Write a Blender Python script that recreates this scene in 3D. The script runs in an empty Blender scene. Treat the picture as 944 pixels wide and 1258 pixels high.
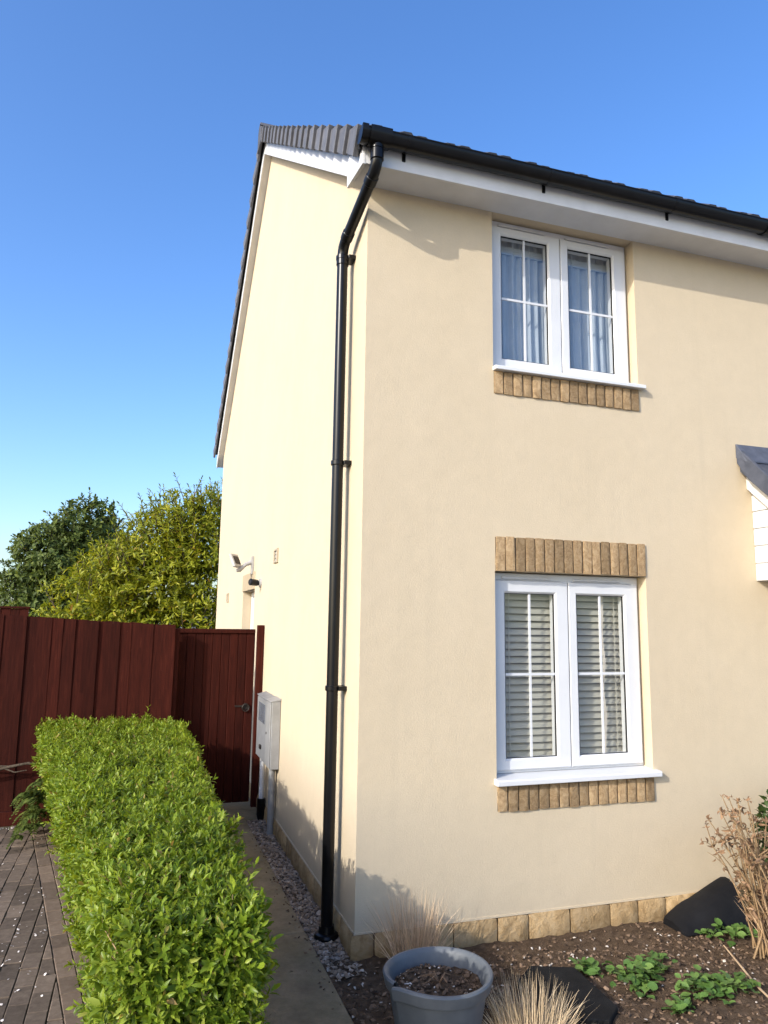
import bpy, bmesh, math, random
import numpy as np
from mathutils import Vector, Matrix, noise

R = math.radians
scene = bpy.context.scene
COL = scene.collection
random.seed(7)
rng = np.random.default_rng(11)

# ------------------------------------------------------------------ camera
YAW, PITCH, ROLL, FPX = R(18.2875), R(8.581), R(0.8142), 895.74
fwd = Vector((math.sin(YAW)*math.cos(PITCH), math.cos(YAW)*math.cos(PITCH), math.sin(PITCH)))
rgt = Vector((math.cos(YAW), -math.sin(YAW), 0))
upv = rgt.cross(fwd)
r2 = rgt*math.cos(ROLL) + upv*math.sin(ROLL)
u2 = -rgt*math.sin(ROLL) + upv*math.cos(ROLL)
cd = bpy.data.cameras.new('camera')
cam = bpy.data.objects.new('camera', cd)
COL.objects.link(cam)
cam.matrix_world = Matrix(((r2.x, u2.x, -fwd.x, -1.2918), (r2.y, u2.y, -fwd.y, -4.3432),
                           (r2.z, u2.z, -fwd.z, 1.7876), (0, 0, 0, 1)))
cd.sensor_fit = 'HORIZONTAL'
cd.sensor_width = 36
cd.lens = FPX/944*36
cd.clip_end = 2000
cd.clip_start = 0.05
scene.camera = cam

# ------------------------------------------------------------------ light
SUN = Vector((-1.0, -0.52, 0.56)).normalized()          # direction towards the sun
world = bpy.data.worlds.new('World')
scene.world = world
world.use_nodes = True
wn = world.node_tree.nodes
sky = wn.new('ShaderNodeTexSky')
sky.sky_type = 'NISHITA'
sky.sun_disc = False
sky.sun_elevation = math.asin(SUN.z)
sky.sun_rotation = math.atan2(SUN.x, SUN.y) % (2*math.pi)
sky.air_density = 1.0
sky.dust_density = 2.0
sky.ozone_density = 3.0
hs = wn.new('ShaderNodeHueSaturation')
hs.inputs['Saturation'].default_value = 1.22
hs.inputs['Hue'].default_value = 0.508
world.node_tree.links.new(sky.outputs[0], hs.inputs['Color'])
world.node_tree.links.new(hs.outputs[0], wn['Background'].inputs[0])
wn['Background'].inputs[1].default_value = 0.15
sl = bpy.data.lights.new('sun', 'SUN')
sl.energy = 2.0
sl.angle = R(0.55)
sl.color = (1.0, 0.95, 0.88)
so = bpy.data.objects.new('sun', sl)
COL.objects.link(so)
so.rotation_euler = SUN.to_track_quat('Z', 'Y').to_euler()
so.location = (-8, -4, 8)
vs = scene.view_settings
vs.view_transform = 'Standard'
vs.look = 'None'
vs.gamma = 1
vs.use_curve_mapping = False
vs.exposure = 1.17

G = -0.134            # ground level; z = 0 is the bottom edge of the render

# ------------------------------------------------------------------ helpers
def tag(o, label=None, cat=None, group=None, kind=None):
    if label: o['label'] = label
    if cat: o['category'] = cat
    if group: o['group'] = group
    if kind: o['kind'] = kind
    return o

def link(o, parent=None):
    COL.objects.link(o)
    if parent is not None:
        o.parent = parent
        # parents carry translations / rotations: keep children in their own local frame
    return o

def empty(name, loc=(0, 0, 0), label=None, cat=None, group=None, rz=0):
    o = bpy.data.objects.new(name, None)
    o.location = loc
    o.rotation_euler = (0, 0, rz)
    o.empty_display_size = 0.1
    COL.objects.link(o)
    return tag(o, label, cat, group)

def set_mats(me, m):
    for x in (m if isinstance(m, (list, tuple)) else [m]):
        me.materials.append(x)

class MB:
    def __init__(s):
        s.v = []; s.f = []; s.mi = []
    def add(s, vs, fs, mi=0):
        n = len(s.v)
        s.v += [tuple(v) for v in vs]
        s.f += [tuple(n+i for i in f) for f in fs]
        s.mi += [mi]*len(fs)
        return s
    def quad(s, a, b, c, d, mi=0):
        return s.add([a, b, c, d], [(0, 1, 2, 3)], mi)
    def box(s, x0, x1, y0, y1, z0, z1, mi=0):
        v = [(x0, y0, z0), (x1, y0, z0), (x1, y1, z0), (x0, y1, z0), (x0, y0, z1), (x1, y0, z1), (x1, y1, z1), (x0, y1, z1)]
        return s.add(v, [(0, 3, 2, 1), (4, 5, 6, 7), (0, 1, 5, 4), (1, 2, 6, 5), (2, 3, 7, 6), (3, 0, 4, 7)], mi)
    def prism(s, poly, d0, d1, axis='x', mi=0):
        # poly: list of 2D points; extruded along axis from d0 to d1
        def mk(p, d):
            return {'x': (d, p[0], p[1]), 'y': (p[0], d, p[1]), 'z': (p[0], p[1], d)}[axis]
        n = len(poly)
        v = [mk(p, d0) for p in poly] + [mk(p, d1) for p in poly]
        f = [tuple(range(n)), tuple(range(2*n-1, n-1, -1))]
        f += [(i, n+i, n+(i+1) % n, (i+1) % n) for i in range(n)]
        return s.add(v, f, mi)
    def tube(s, pts, rad, n=12, caps=True, mi=0):
        pts = [Vector(p) for p in pts]
        if not isinstance(rad, (list, tuple)): rad = [rad]*len(pts)
        rings = []
        prev = None
        for i, p in enumerate(pts):
            t = (pts[min(i+1, len(pts)-1)] - pts[max(i-1, 0)]).normalized()
            if prev is None:
                a = t.orthogonal().normalized()
            else:
                a = (prev - t*prev.dot(t))
                a = a.normalized() if a.length > 1e-6 else t.orthogonal().normalized()
            prev = a
            b = t.cross(a)
            rings.append([p + (a*math.cos(2*math.pi*k/n) + b*math.sin(2*math.pi*k/n))*rad[i] for k in range(n)])
        v = [q for r in rings for q in r]
        f = []
        for i in range(len(pts)-1):
            for k in range(n):
                f.append((i*n+k, i*n+(k+1) % n, (i+1)*n+(k+1) % n, (i+1)*n+k))
        if caps:
            f.append(tuple(range(n-1, -1, -1)))
            f.append(tuple((len(pts)-1)*n+k for k in range(n)))
        return s.add(v, f, mi)
    def lathe(s, prof, c=(0, 0), n=48, mi=0):
        v = []
        for (r, z) in prof:
            for k in range(n):
                a = 2*math.pi*k/n
                v.append((c[0]+r*math.cos(a), c[1]+r*math.sin(a), z))
        f = []
        for i in range(len(prof)-1):
            for k in range(n):
                f.append((i*n+k, i*n+(k+1) % n, (i+1)*n+(k+1) % n, (i+1)*n+k))
        return s.add(v, f, mi)
    def mesh(s, name, m, smooth=False, bevel=0, segs=1, fix=True):
        me = bpy.data.meshes.new(name)
        me.from_pydata(s.v, [], s.f)
        set_mats(me, m)
        if any(s.mi):
            me.polygons.foreach_set('material_index', s.mi)
        if bevel or fix:
            bm = bmesh.new(); bm.from_mesh(me)
            if fix: bmesh.ops.recalc_face_normals(bm, faces=bm.faces)
            if bevel:
                bmesh.ops.bevel(bm, geom=[e for e in bm.edges if len(e.link_faces) == 2 and e.calc_face_angle(0) > 0.35],
                                offset=bevel, segments=segs, affect='EDGES', clamp_overlap=True, profile=0.5)
            bm.to_mesh(me); bm.free()
        if smooth:
            me.polygons.foreach_set('use_smooth', [True]*len(me.polygons))
            if smooth == 'auto':
                me.set_sharp_from_angle(angle=R(40))
        me.update()
        return me
    def build(s, name, m, parent=None, smooth=False, bevel=0, segs=1, fix=True, loc=None):
        o = bpy.data.objects.new(name, s.mesh(name, m, smooth, bevel, segs, fix))
        if loc: o.location = loc
        return link(o, parent)

def inst(name, me, parent, loc=(0, 0, 0), rot=(0, 0, 0), scale=(1, 1, 1)):
    o = bpy.data.objects.new(name, me)
    o.location = loc; o.rotation_euler = rot; o.scale = scale
    return link(o, parent)

def np_mesh(name, V, F, m, parent=None, smooth=True):
    """triangle mesh from numpy arrays"""
    me = bpy.data.meshes.new(name)
    me.vertices.add(len(V)); me.vertices.foreach_set('co', np.ascontiguousarray(V, dtype=np.float32).ravel())
    me.loops.add(F.size); me.loops.foreach_set('vertex_index', np.ascontiguousarray(F, dtype=np.int32).ravel())
    me.polygons.add(len(F))
    me.polygons.foreach_set('loop_start', np.arange(0, F.size, 3, dtype=np.int32))
    me.polygons.foreach_set('loop_total', np.full(len(F), 3, dtype=np.int32))
    me.polygons.foreach_set('use_smooth', np.full(len(F), smooth))
    set_mats(me, m)
    me.update(calc_edges=True); me.validate()
    o = bpy.data.objects.new(name, me)
    return link(o, parent)

def unit(a):
    return a/np.maximum(np.linalg.norm(a, axis=1, keepdims=True), 1e-9)

def leaf_arrays(pos, d, nrm, L, W, fold=0.22, droop=0.15, fine=True):
    """leaf blades: pos base, d direction, nrm facing; returns V, F"""
    N = len(pos)
    d = unit(d)
    side = unit(np.cross(d, nrm)); nr = np.cross(side, d)
    L = L[:, None]; W = W[:, None]
    if fine:
        c1 = pos + d*L*0.34; c2 = pos + d*L*0.70 - nr*L*droop*0.35
        tip = pos + d*L - nr*L*droop
        l1 = c1 - side*W*0.46 + nr*W*fold; r1 = c1 + side*W*0.46 + nr*W*fold
        l2 = c2 - side*W*0.40 + nr*W*fold; r2_ = c2 + side*W*0.40 + nr*W*fold
        V = np.stack([pos, l1, c1, r1, l2, c2, r2_, tip], 1).reshape(-1, 3)
        T = np.array([(0, 3, 2), (0, 2, 1), (2, 3, 6), (2, 6, 5), (1, 2, 5), (1, 5, 4), (5, 6, 7), (4, 5, 7)])
        F = (T[None] + (np.arange(N)*8)[:, None, None]).reshape(-1, 3)
    else:
        c = pos + d*L*0.45
        tip = pos + d*L - nr*L*droop
        l = c - side*W*0.5 + nr*W*fold; r_ = c + side*W*0.5 + nr*W*fold
        V = np.stack([pos, l, r_, tip], 1).reshape(-1, 3)
        T = np.array([(0, 2, 1), (1, 2, 3)])
        F = (T[None] + (np.arange(N)*4)[:, None, None]).reshape(-1, 3)
    return V, F

# ------------------------------------------------------------------ materials
class NT:
    def __init__(s, name):
        s.m = bpy.data.materials.new(name); s.m.use_nodes = True
        s.t = s.m.node_tree; s.n = s.t.nodes; s.l = s.t.links
        s.b = s.n['Principled BSDF']; s.out = s.n['Material Output']
    def new(s, t, **k):
        n = s.n.new(t)
        for a, v in k.items(): setattr(n, a, v)
        return n
    def coords(s, scale=(1, 1, 1), rand=True):
        tc = s.new('ShaderNodeTexCoord'); mp = s.new('ShaderNodeMapping')
        mp.inputs['Scale'].default_value = scale
        if rand:
            oi = s.new('ShaderNodeObjectInfo'); ml = s.new('ShaderNodeVectorMath', operation='SCALE')
            cb = s.new('ShaderNodeCombineXYZ')
            s.l.new(oi.outputs['Random'], cb.inputs[0]); s.l.new(oi.outputs['Random'], cb.inputs[1]); s.l.new(oi.outputs['Random'], cb.inputs[2])
            s.l.new(cb.outputs[0], ml.inputs[0]); ml.inputs['Scale'].default_value = 37.0
            ad = s.new('ShaderNodeVectorMath', operation='ADD')
            s.l.new(tc.outputs['Object'], ad.inputs[0]); s.l.new(ml.outputs[0], ad.inputs[1])
            s.l.new(ad.outputs[0], mp.inputs[0])
        else:
            s.l.new(tc.outputs['Object'], mp.inputs[0])
        return mp.outputs[0]
    def noise(s, co, scale, detail=4, rough=0.55, dist=0):
        n = s.new('ShaderNodeTexNoise')
        n.inputs['Scale'].default_value = scale; n.inputs['Detail'].default_value = detail
        n.inputs['Roughness'].default_value = rough; n.inputs['Distortion'].default_value = dist
        s.l.new(co, n.inputs['Vector'])
        return n.outputs['Fac']
    def ramp(s, fac, stops):
        r = s.new('ShaderNodeValToRGB')
        e = r.color_ramp.elements
        while len(e) < len(stops): e.new(0.5)
        for i, (p, c) in enumerate(stops):
            e[i].position = p; e[i].color = (*c, 1) if len(c) == 3 else c
        s.l.new(fac, r.inputs[0])
        return r.outputs[0]
    def mix(s, a, b, fac, mode='MIX'):
        m = s.new('ShaderNodeMix', data_type='RGBA', blend_type=mode)
        for sock, v in ((m.inputs[6], a), (m.inputs[7], b), (m.inputs[0], fac)):
            if isinstance(v, (int, float)): sock.default_value = v
            elif isinstance(v, tuple): sock.default_value = (*v, 1)
            else: s.l.new(v, sock)
        return m.outputs[2]
    def hsv(s, col, val, lo, hi):
        mr = s.new('ShaderNodeMapRange'); s.l.new(val, mr.inputs[0])
        mr.inputs[3].default_value = lo; mr.inputs[4].default_value = hi
        h = s.new('ShaderNodeHueSaturation'); s.l.new(col, h.inputs['Color']); s.l.new(mr.outputs[0], h.inputs['Value'])
        return h.outputs[0]
    def objrand(s):
        return s.new('ShaderNodeObjectInfo').outputs['Random']
    def island(s):
        return s.new('ShaderNodeNewGeometry').outputs['Random Per Island']
    def bump(s, h, strength=0.4, dist=0.01):
        b = s.new('ShaderNodeBump'); b.inputs['Strength'].default_value = strength; b.inputs['Distance'].default_value = dist
        s.l.new(h, b.inputs['Height']); s.l.new(b.outputs[0], s.b.inputs['Normal'])
        return b
    def color(s, c):
        if isinstance(c, tuple): s.b.inputs['Base Color'].default_value = (*c, 1)
        else: s.l.new(c, s.b.inputs['Base Color'])
    def set(s, rough=0.6, spec=0.5, metal=0):
        s.b.inputs['Roughness'].default_value = rough
        s.b.inputs['Specular IOR Level'].default_value = spec
        s.b.inputs['Metallic'].default_value = metal
        return s

def simple(name, c1, c2, nscale=8, rough=0.6, spec=0.4, bump=0.2, bscale=60, bdist=0.003, objvar=0.0, stretch=(1, 1, 1), metal=0, island=0.0):
    t = NT(name).set(rough, spec, metal)
    co = t.coords(stretch)
    f = t.noise(co, nscale, 5, 0.6)
    c = t.ramp(f, [(0.3, c1), (0.7, c2)])
    if objvar: c = t.hsv(c, t.objrand(), 1-objvar, 1+objvar)
    if island: c = t.hsv(c, t.island(), 1-island, 1+island)
    t.color(c)
    if bump: t.bump(t.noise(co, bscale, 4, 0.6), bump, bdist)
    return t.m

def leaf_mat(name, stops, rough=0.42, trans=0.35, spec=0.22, dead=None):
    t = NT(name).set(rough, spec)
    rnd = t.island()
    c = t.ramp(rnd, stops)
    co = t.coords(rand=False)
    c = t.hsv(c, t.noise(co, 2.3, 2), 0.72, 1.3)
    t.color(c)
    tr = t.new('ShaderNodeBsdfTranslucent')
    c2 = t.mix(c, (1.3, 1.15, 0.45), 1.0, 'MULTIPLY')
    t.l.new(c2, tr.inputs[0])
    mx = t.new('ShaderNodeMixShader'); mx.inputs[0].default_value = trans
    t.l.new(t.b.outputs[0], mx.inputs[1]); t.l.new(tr.outputs[0], mx.inputs[2]); t.l.new(mx.outputs[0], t.out.inputs[0])
    return t.m

M = {}
# render: cream masonry finish, fine grain, a few faint rain stains
t = NT('cream_render').set(0.9, 0.15)
co = t.coords(rand=False)
c = t.ramp(t.noise(co, 1.1, 5, 0.6), [(0.25, (0.548, 0.451, 0.312)), (0.75, (0.578, 0.480, 0.338))])
c = t.hsv(c, t.noise(co, 7.0, 5, 0.7), 0.93, 1.07)
c = t.mix(c, (0.47, 0.395, 0.285), t.ramp(t.noise(t.coords((7, 7, 0.30), rand=False), 1.0, 6, 0.65), [(0.54, (0, 0, 0)), (0.80, (0.30, 0.30, 0.30))]))
c = t.mix(c, (0.46, 0.39, 0.28), t.ramp(t.noise(co, 48, 4, 0.75), [(0.54, (0, 0, 0)), (0.78, (0.34, 0.34, 0.34))]))
t.color(c)
hgt_ = t.new('ShaderNodeMath', operation='ADD')
t.l.new(t.noise(co, 95, 5, 0.7), hgt_.inputs[0]); t.l.new(t.noise(co, 9, 3, 0.5), hgt_.inputs[1])
t.bump(hgt_.outputs[0], 0.36, 0.008)
M['render'] = t.m

t = NT('buff_brick').set(0.9, 0.2)
co = t.coords()
f = t.noise(co, 22, 6, 0.65, 1.6)
c = t.ramp(f, [(0.25, (0.24, 0.148, 0.072)), (0.5, (0.42, 0.285, 0.152)), (0.75, (0.56, 0.41, 0.245))])
c = t.hsv(c, t.objrand(), 0.66, 1.18)
t.color(c)
t.bump(t.noise(t.coords((1.6, 1.6, 0.8)), 48, 5, 0.62, 3.0), 1.0, 0.011)
M['brick'] = t.m

t = NT('plinth_stone').set(0.92, 0.2)
co = t.coords()
f = t.noise(co, 9, 6, 0.65, 1.2)
c = t.ramp(f, [(0.25, (0.24, 0.15, 0.066)), (0.5, (0.45, 0.305, 0.150)), (0.8, (0.58, 0.43, 0.25))])
c = t.hsv(c, t.objrand(), 0.72, 1.15)
t.color(c)
t.bump(t.noise(co, 26, 6, 0.65, 1.0), 0.9, 0.012)
M['stone'] = t.m
M['mortar'] = simple('mortar', (0.085, 0.062, 0.038), (0.14, 0.105, 0.068), 20, 0.95, 0.1, 0.5, 150)
M['upvc'] = simple('white_upvc', (0.60, 0.605, 0.61), (0.66, 0.665, 0.67), 3, 0.32, 0.5, 0.04, 20)
M['upvc_old'] = simple('weathered_upvc', (0.58, 0.58, 0.575), (0.66, 0.66, 0.66), 5, 0.42, 0.45, 0.05, 20)
M['black_pvc'] = simple('black_pvc', (0.003, 0.003, 0.0035), (0.006, 0.006, 0.007), 6, 0.28, 0.28, 0.05, 25)
M['tile'] = simple('dark_grey_tile', (0.055, 0.056, 0.064), (0.095, 0.097, 0.108), 14, 0.7, 0.35, 0.5, 120, 0.004, objvar=0.16)
M['verge'] = simple('grey_verge_unit', (0.085, 0.085, 0.094), (0.135, 0.135, 0.146), 14, 0.6, 0.35, 0.4, 120, 0.004, objvar=0.14)
M['slate'] = simple('blue_grey_slate', (0.045, 0.052, 0.072), (0.085, 0.095, 0.125), 12, 0.55, 0.4, 0.4, 60, 0.004, objvar=0.2)
M['seal'] = simple('black_gasket', (0.012, 0.012, 0.013), (0.018, 0.018, 0.018), 5, 0.6, 0.3, 0)
M['felt'] = simple('grey_underlay', (0.05, 0.05, 0.05), (0.08, 0.08, 0.08), 5, 0.9, 0.2, 0)

t = NT('window_glass')
fr = t.new('ShaderNodeFresnel')
geo = t.new('ShaderNodeNewGeometry'); mio = t.new('ShaderNodeMapRange')     # same reflectance from both sides of the pane
mio.inputs[3].default_value = 2.2; mio.inputs[4].default_value = 1/2.2
t.l.new(geo.outputs['Backfacing'], mio.inputs[0]); t.l.new(mio.outputs[0], fr.inputs[0])
gl = t.new('ShaderNodeBsdfGlossy'); gl.inputs['Roughness'].default_value = 0.0
tp = t.new('ShaderNodeBsdfTransparent'); tp.inputs[0].default_value = (0.93, 0.95, 0.95, 1)
mx = t.new('ShaderNodeMixShader')
t.l.new(fr.outputs[0], mx.inputs[0]); t.l.new(tp.outputs[0], mx.inputs[1]); t.l.new(gl.outputs[0], mx.inputs[2]); t.l.new(mx.outputs[0], t.out.inputs[0])
co = t.coords()
bp = t.new('ShaderNodeBump'); bp.inputs['Strength'].default_value = 0.02; bp.inputs['Distance'].default_value = 0.02
t.l.new(t.noise(co, 3.0, 1), bp.inputs['Height']); t.l.new(bp.outputs[0], gl.inputs['Normal'])
M['glass'] = t.m

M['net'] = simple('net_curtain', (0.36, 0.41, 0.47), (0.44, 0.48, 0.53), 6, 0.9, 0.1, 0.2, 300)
M['slat'] = simple('cream_blind_slat', (0.44, 0.415, 0.335), (0.50, 0.47, 0.385), 6, 0.55, 0.3, 0.05, 60)
M['cord'] = simple('white_cord', (0.62, 0.55, 0.47), (0.7, 0.63, 0.55), 6, 0.9, 0.1, 0)
M['room'] = simple('room_plaster', (0.35, 0.33, 0.30), (0.40, 0.38, 0.35), 2, 0.9, 0.1, 0)

# fence timber: red-brown stain, vertical grain
t = NT('stained_timber').set(0.8, 0.10)
co = t.coords((9, 9, 0.6))
f = t.noise(co, 6, 6, 0.65, 0.6)
c = t.ramp(f, [(0.22, (0.017, 0.0033, 0.0020)), (0.55, (0.038, 0.0070, 0.0040)), (0.85, (0.066, 0.0150, 0.0085))])
c = t.hsv(c, t.objrand(), 0.75, 1.25)
sp = t.ramp(t.noise(t.coords(), 38, 2, 0.5), [(0.76, (0, 0, 0)), (0.80, (0.5, 0.5, 0.5))])
c = t.mix(c, (0.12, 0.055, 0.035), sp)
t.color(c)
t.bump(t.noise(co, 14, 6, 0.7, 0.5), 0.55, 0.004)
M['timber'] = t.m
M['iron'] = simple('dark_iron', (0.02, 0.018, 0.016), (0.05, 0.04, 0.035), 20, 0.55, 0.5, 0.2, 80, metal=0.6)

M['meter'] = simple('grey_white_grp', (0.23, 0.23, 0.225), (0.31, 0.31, 0.305), 7, 0.4, 0.4, 0.1, 60)
M['meter_grey'] = simple('dull_grey_grp', (0.17, 0.175, 0.18), (0.24, 0.245, 0.25), 7, 0.45, 0.4, 0.1, 60)
M['grey_pane'] = simple('smoky_window', (0.10, 0.115, 0.14), (0.15, 0.17, 0.20), 7, 0.2, 0.5, 0)
M['grey_metal'] = simple('grey_painted_metal', (0.30, 0.29, 0.28), (0.40, 0.39, 0.37), 12, 0.4, 0.5, 0.05, 60)
M['vent'] = simple('cream_vent', (0.36, 0.30, 0.21), (0.42, 0.35, 0.25), 12, 0.6, 0.3, 0)
M['dark'] = simple('dark_void', (0.02, 0.018, 0.015), (0.03, 0.026, 0.02), 5, 0.9, 0.1, 0)

t = NT('concrete_path').set(0.9, 0.2)
co = t.coords(rand=False)
f = t.noise(co, 5, 8, 0.68)
c = t.ramp(f, [(0.25, (0.165, 0.130, 0.080)), (0.55, (0.250, 0.200, 0.125)), (0.8, (0.33, 0.268, 0.175))])
c = t.mix(c, (0.145, 0.125, 0.065), t.ramp(t.noise(co, 2.2, 6, 0.7), [(0.45, (0, 0, 0)), (0.70, (0.75, 0.75, 0.75))]))
c = t.hsv(c, t.noise(co, 26, 6, 0.75), 0.68, 1.28)
c = t.hsv(c, t.objrand(), 0.9, 1.08)
t.color(c)
t.bump(t.noise(co, 120, 5, 0.7), 0.6, 0.004)
M['concrete'] = t.m

t = NT('block_paver').set(0.9, 0.25)
co = t.coords()
f = t.noise(co, 26, 6, 0.7)
c = t.ramp(f, [(0.25, (0.092, 0.067, 0.048)), (0.55, (0.146, 0.110, 0.081)), (0.8, (0.205, 0.160, 0.122))])
c = t.hsv(c, t.objrand(), 0.62, 1.32)
t.color(c)
t.bump(t.noise(co, 160, 4, 0.7), 0.6, 0.003)
M['paver'] = t.m
t = NT('block_paver_border').set(0.9, 0.25)
co = t.coords()
f = t.noise(co, 26, 6, 0.7)
c = t.ramp(f, [(0.25, (0.115, 0.080, 0.054)), (0.55, (0.165, 0.120, 0.085)), (0.8, (0.215, 0.165, 0.122))])
c = t.hsv(c, t.objrand(), 0.78, 1.2)
t.color(c)
t.bump(t.noise(co, 160, 4, 0.7), 0.6, 0.003)
M['paver_border'] = t.m
M['sand'] = simple('dark_joint_sand', (0.045, 0.042, 0.022), (0.10, 0.082, 0.056), 30, 0.95, 0.1, 0.5, 120)

t = NT('bed_soil').set(0.95, 0.15)
co = t.coords(rand=False)
c = t.ramp(t.noise(co, 20, 8, 0.72), [(0.25, (0.048, 0.031, 0.019)), (0.5, (0.112, 0.074, 0.045)), (0.78, (0.195, 0.138, 0.090))])
t.color(c)
t.bump(t.noise(co, 75, 8, 0.75), 1.0, 0.02)
M['soil'] = t.m

t = NT('worn_pavement').set(0.95, 0.1)
co = t.coords(rand=False)
c = t.ramp(t.noise(co, 3, 8, 0.7), [(0.3, (0.26, 0.24, 0.21)), (0.7, (0.36, 0.335, 0.30))])
t.color(c)
t.bump(t.noise(co, 60, 6, 0.7), 0.8, 0.02)
M['turf'] = t.m

M['chip'] = simple('bark_and_stone_chip', (0.080, 0.050, 0.030), (0.185, 0.125, 0.080), 14, 0.9, 0.2, 0.3, 120, island=0.6)
M['pale_chip'] = simple('pale_stone_chip', (0.40, 0.34, 0.27), (0.58, 0.52, 0.45), 14, 0.85, 0.2, 0.2, 90, island=0.25)
t = NT('slate_gravel').set(0.85, 0.25)
c = t.ramp(t.island(), [(0.0, (0.12, 0.086, 0.060)), (0.35, (0.27, 0.200, 0.138)), (0.6, (0.38, 0.29, 0.21)), (0.85, (0.25, 0.205, 0.170)), (1.0, (0.55, 0.45, 0.345))])
co = t.coords(rand=False)
c = t.hsv(c, t.noise(co, 30, 4), 0.6, 1.35)
t.color(c); t.bump(t.noise(co, 90, 4), 0.5, 0.004)
M['gravel'] = t.m
M['petal'] = simple('fallen_petal', (0.55, 0.50, 0.46), (0.72, 0.66, 0.62), 10, 0.8, 0.2, 0, island=0.2)

M['hedge_leaf'] = leaf_mat('hedge_leaf', [(0.0, (0.085, 0.138, 0.012)), (0.35, (0.148, 0.218, 0.018)), (0.70, (0.215, 0.290, 0.028)), (0.965, (0.295, 0.360, 0.050)), (1.0, (0.34, 0.22, 0.09))], trans=0.36, rough=0.36)
M['hedge_core'] = simple('shaded_inner_twigs', (0.016, 0.024, 0.006), (0.034, 0.048, 0.013), 16, 0.9, 0.1, 0.8, 40, 0.03)  # dark tone carries the shade between the inner leaves
M['laurel_leaf'] = leaf_mat('laurel_leaf', [(0.0, (0.095, 0.125, 0.010)), (0.4, (0.200, 0.230, 0.016)), (0.75, (0.305, 0.325, 0.024)), (0.97, (0.410, 0.400, 0.036)), (1.0, (0.30, 0.14, 0.04))], trans=0.42, rough=0.40)
M['dark_leaf'] = leaf_mat('dark_tree_leaf', [(0.0, (0.045, 0.066, 0.016)), (0.6, (0.100, 0.138, 0.030)), (1.0, (0.170, 0.205, 0.045))], trans=0.3, rough=0.55)
M['shrub_leaf'] = leaf_mat('shrub_leaf', [(0.0, (0.020, 0.040, 0.012)), (1.0, (0.055, 0.090, 0.022))], trans=0.2)
M['weed_leaf'] = leaf_mat('weed_leaf', [(0.0, (0.055, 0.115, 0.022)), (1.0, (0.10, 0.185, 0.040))], trans=0.25, rough=0.5)
t = NT('weed_leaf_single').set(0.5, 0.35)
c = t.ramp(t.objrand(), [(0.0, (0.050, 0.105, 0.020)), (0.5, (0.085, 0.160, 0.032)), (1.0, (0.135, 0.215, 0.050))])
t.color(c); t.bump(t.noise(t.coords(), 60, 3), 0.3, 0.004)
M['weed_single'] = t.m
M['bark'] = simple('grey_brown_bark', (0.06, 0.045, 0.032), (0.12, 0.095, 0.07), 10, 0.9, 0.1, 0.8, 40, 0.02)
M['straw'] = simple('dry_straw', (0.50, 0.34, 0.20), (0.66, 0.49, 0.31), 12, 0.8, 0.2, 0, island=0.35)
M['straw_pale'] = simple('pale_dry_straw', (0.46, 0.34, 0.20), (0.62, 0.49, 0.32), 12, 0.8, 0.2, 0, island=0.35)
M['dead_stem'] = simple('dead_brown_stem', (0.185, 0.115, 0.055), (0.36, 0.245, 0.135), 12, 0.85, 0.2, 0, island=0.3)
M['dead_leaf'] = simple('dead_brown_leaf', (0.15, 0.085, 0.045), (0.28, 0.175, 0.10), 12, 0.85, 0.2, 0, island=0.35)
M['pot'] = simple('blue_grey_plastic', (0.092, 0.102, 0.110), (0.132, 0.142, 0.150), 9, 0.5, 0.4, 0.12, 90, 0.002)
M['black_sheet'] = simple('black_membrane', (0.008, 0.008, 0.008), (0.016, 0.016, 0.016), 9, 0.8, 0.12, 0.6, 140, 0.004)
M['black_rubber'] = simple('black_rubber_sheet', (0.007, 0.007, 0.008), (0.013, 0.013, 0.014), 7, 0.55, 0.16, 0.35, 20, 0.01)

# ------------------------------------------------------------------ ground
b = MB()
b.quad((-400, -400, G-0.06), (400, -400, G-0.06), (400, 900, G-0.06), (-400, 900, G-0.06))
tag(b.build('ground', M['turf']), kind='structure')

# flower bed : one lumpy sheet
def bed_z(x, y):
    return G + 0.030*noise.noise((x*2.1, y*2.1, 3.3)) + 0.016*noise.noise((x*9, y*9, 1.3)) + 0.010*noise.noise((x*23, y*23, 7.3))
def lumpy(name, x0, x1, y0, y1, step, m, zf):
    nx = int((x1-x0)/step)+1; ny = int((y1-y0)/step)+1
    V = []
    for j in range(ny+1):
        for i in range(nx+1):
            x = x0+(x1-x0)*i/nx; y = y0+(y1-y0)*j/ny
            V.append((x, y, zf(x, y)))
    F = []
    for j in range(ny):
        for i in range(nx):
            a = j*(nx+1)+i
            F += [(a, a+1, a+nx+2), (a, a+nx+2, a+nx+1)]
    o = np_mesh(name, np.array(V), np.array(F), m)
    return o
tag(lumpy('flower_bed', -0.185, 3.3, -2.4, 0.02, 0.028, M['soil'], bed_z), kind='structure')
tag(lumpy('bed_beyond_porch', 4.75, 7.4, -2.4, 0.02, 0.1, M['soil'], bed_z), kind='structure')
tag(lumpy('hedge_soil', -2.35, -0.72, -2.4, 3.52, 0.06, M['soil'], lambda x, y: G-0.03+0.02*noise.noise((x*6, y*6, 2.2))), kind='structure')

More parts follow.
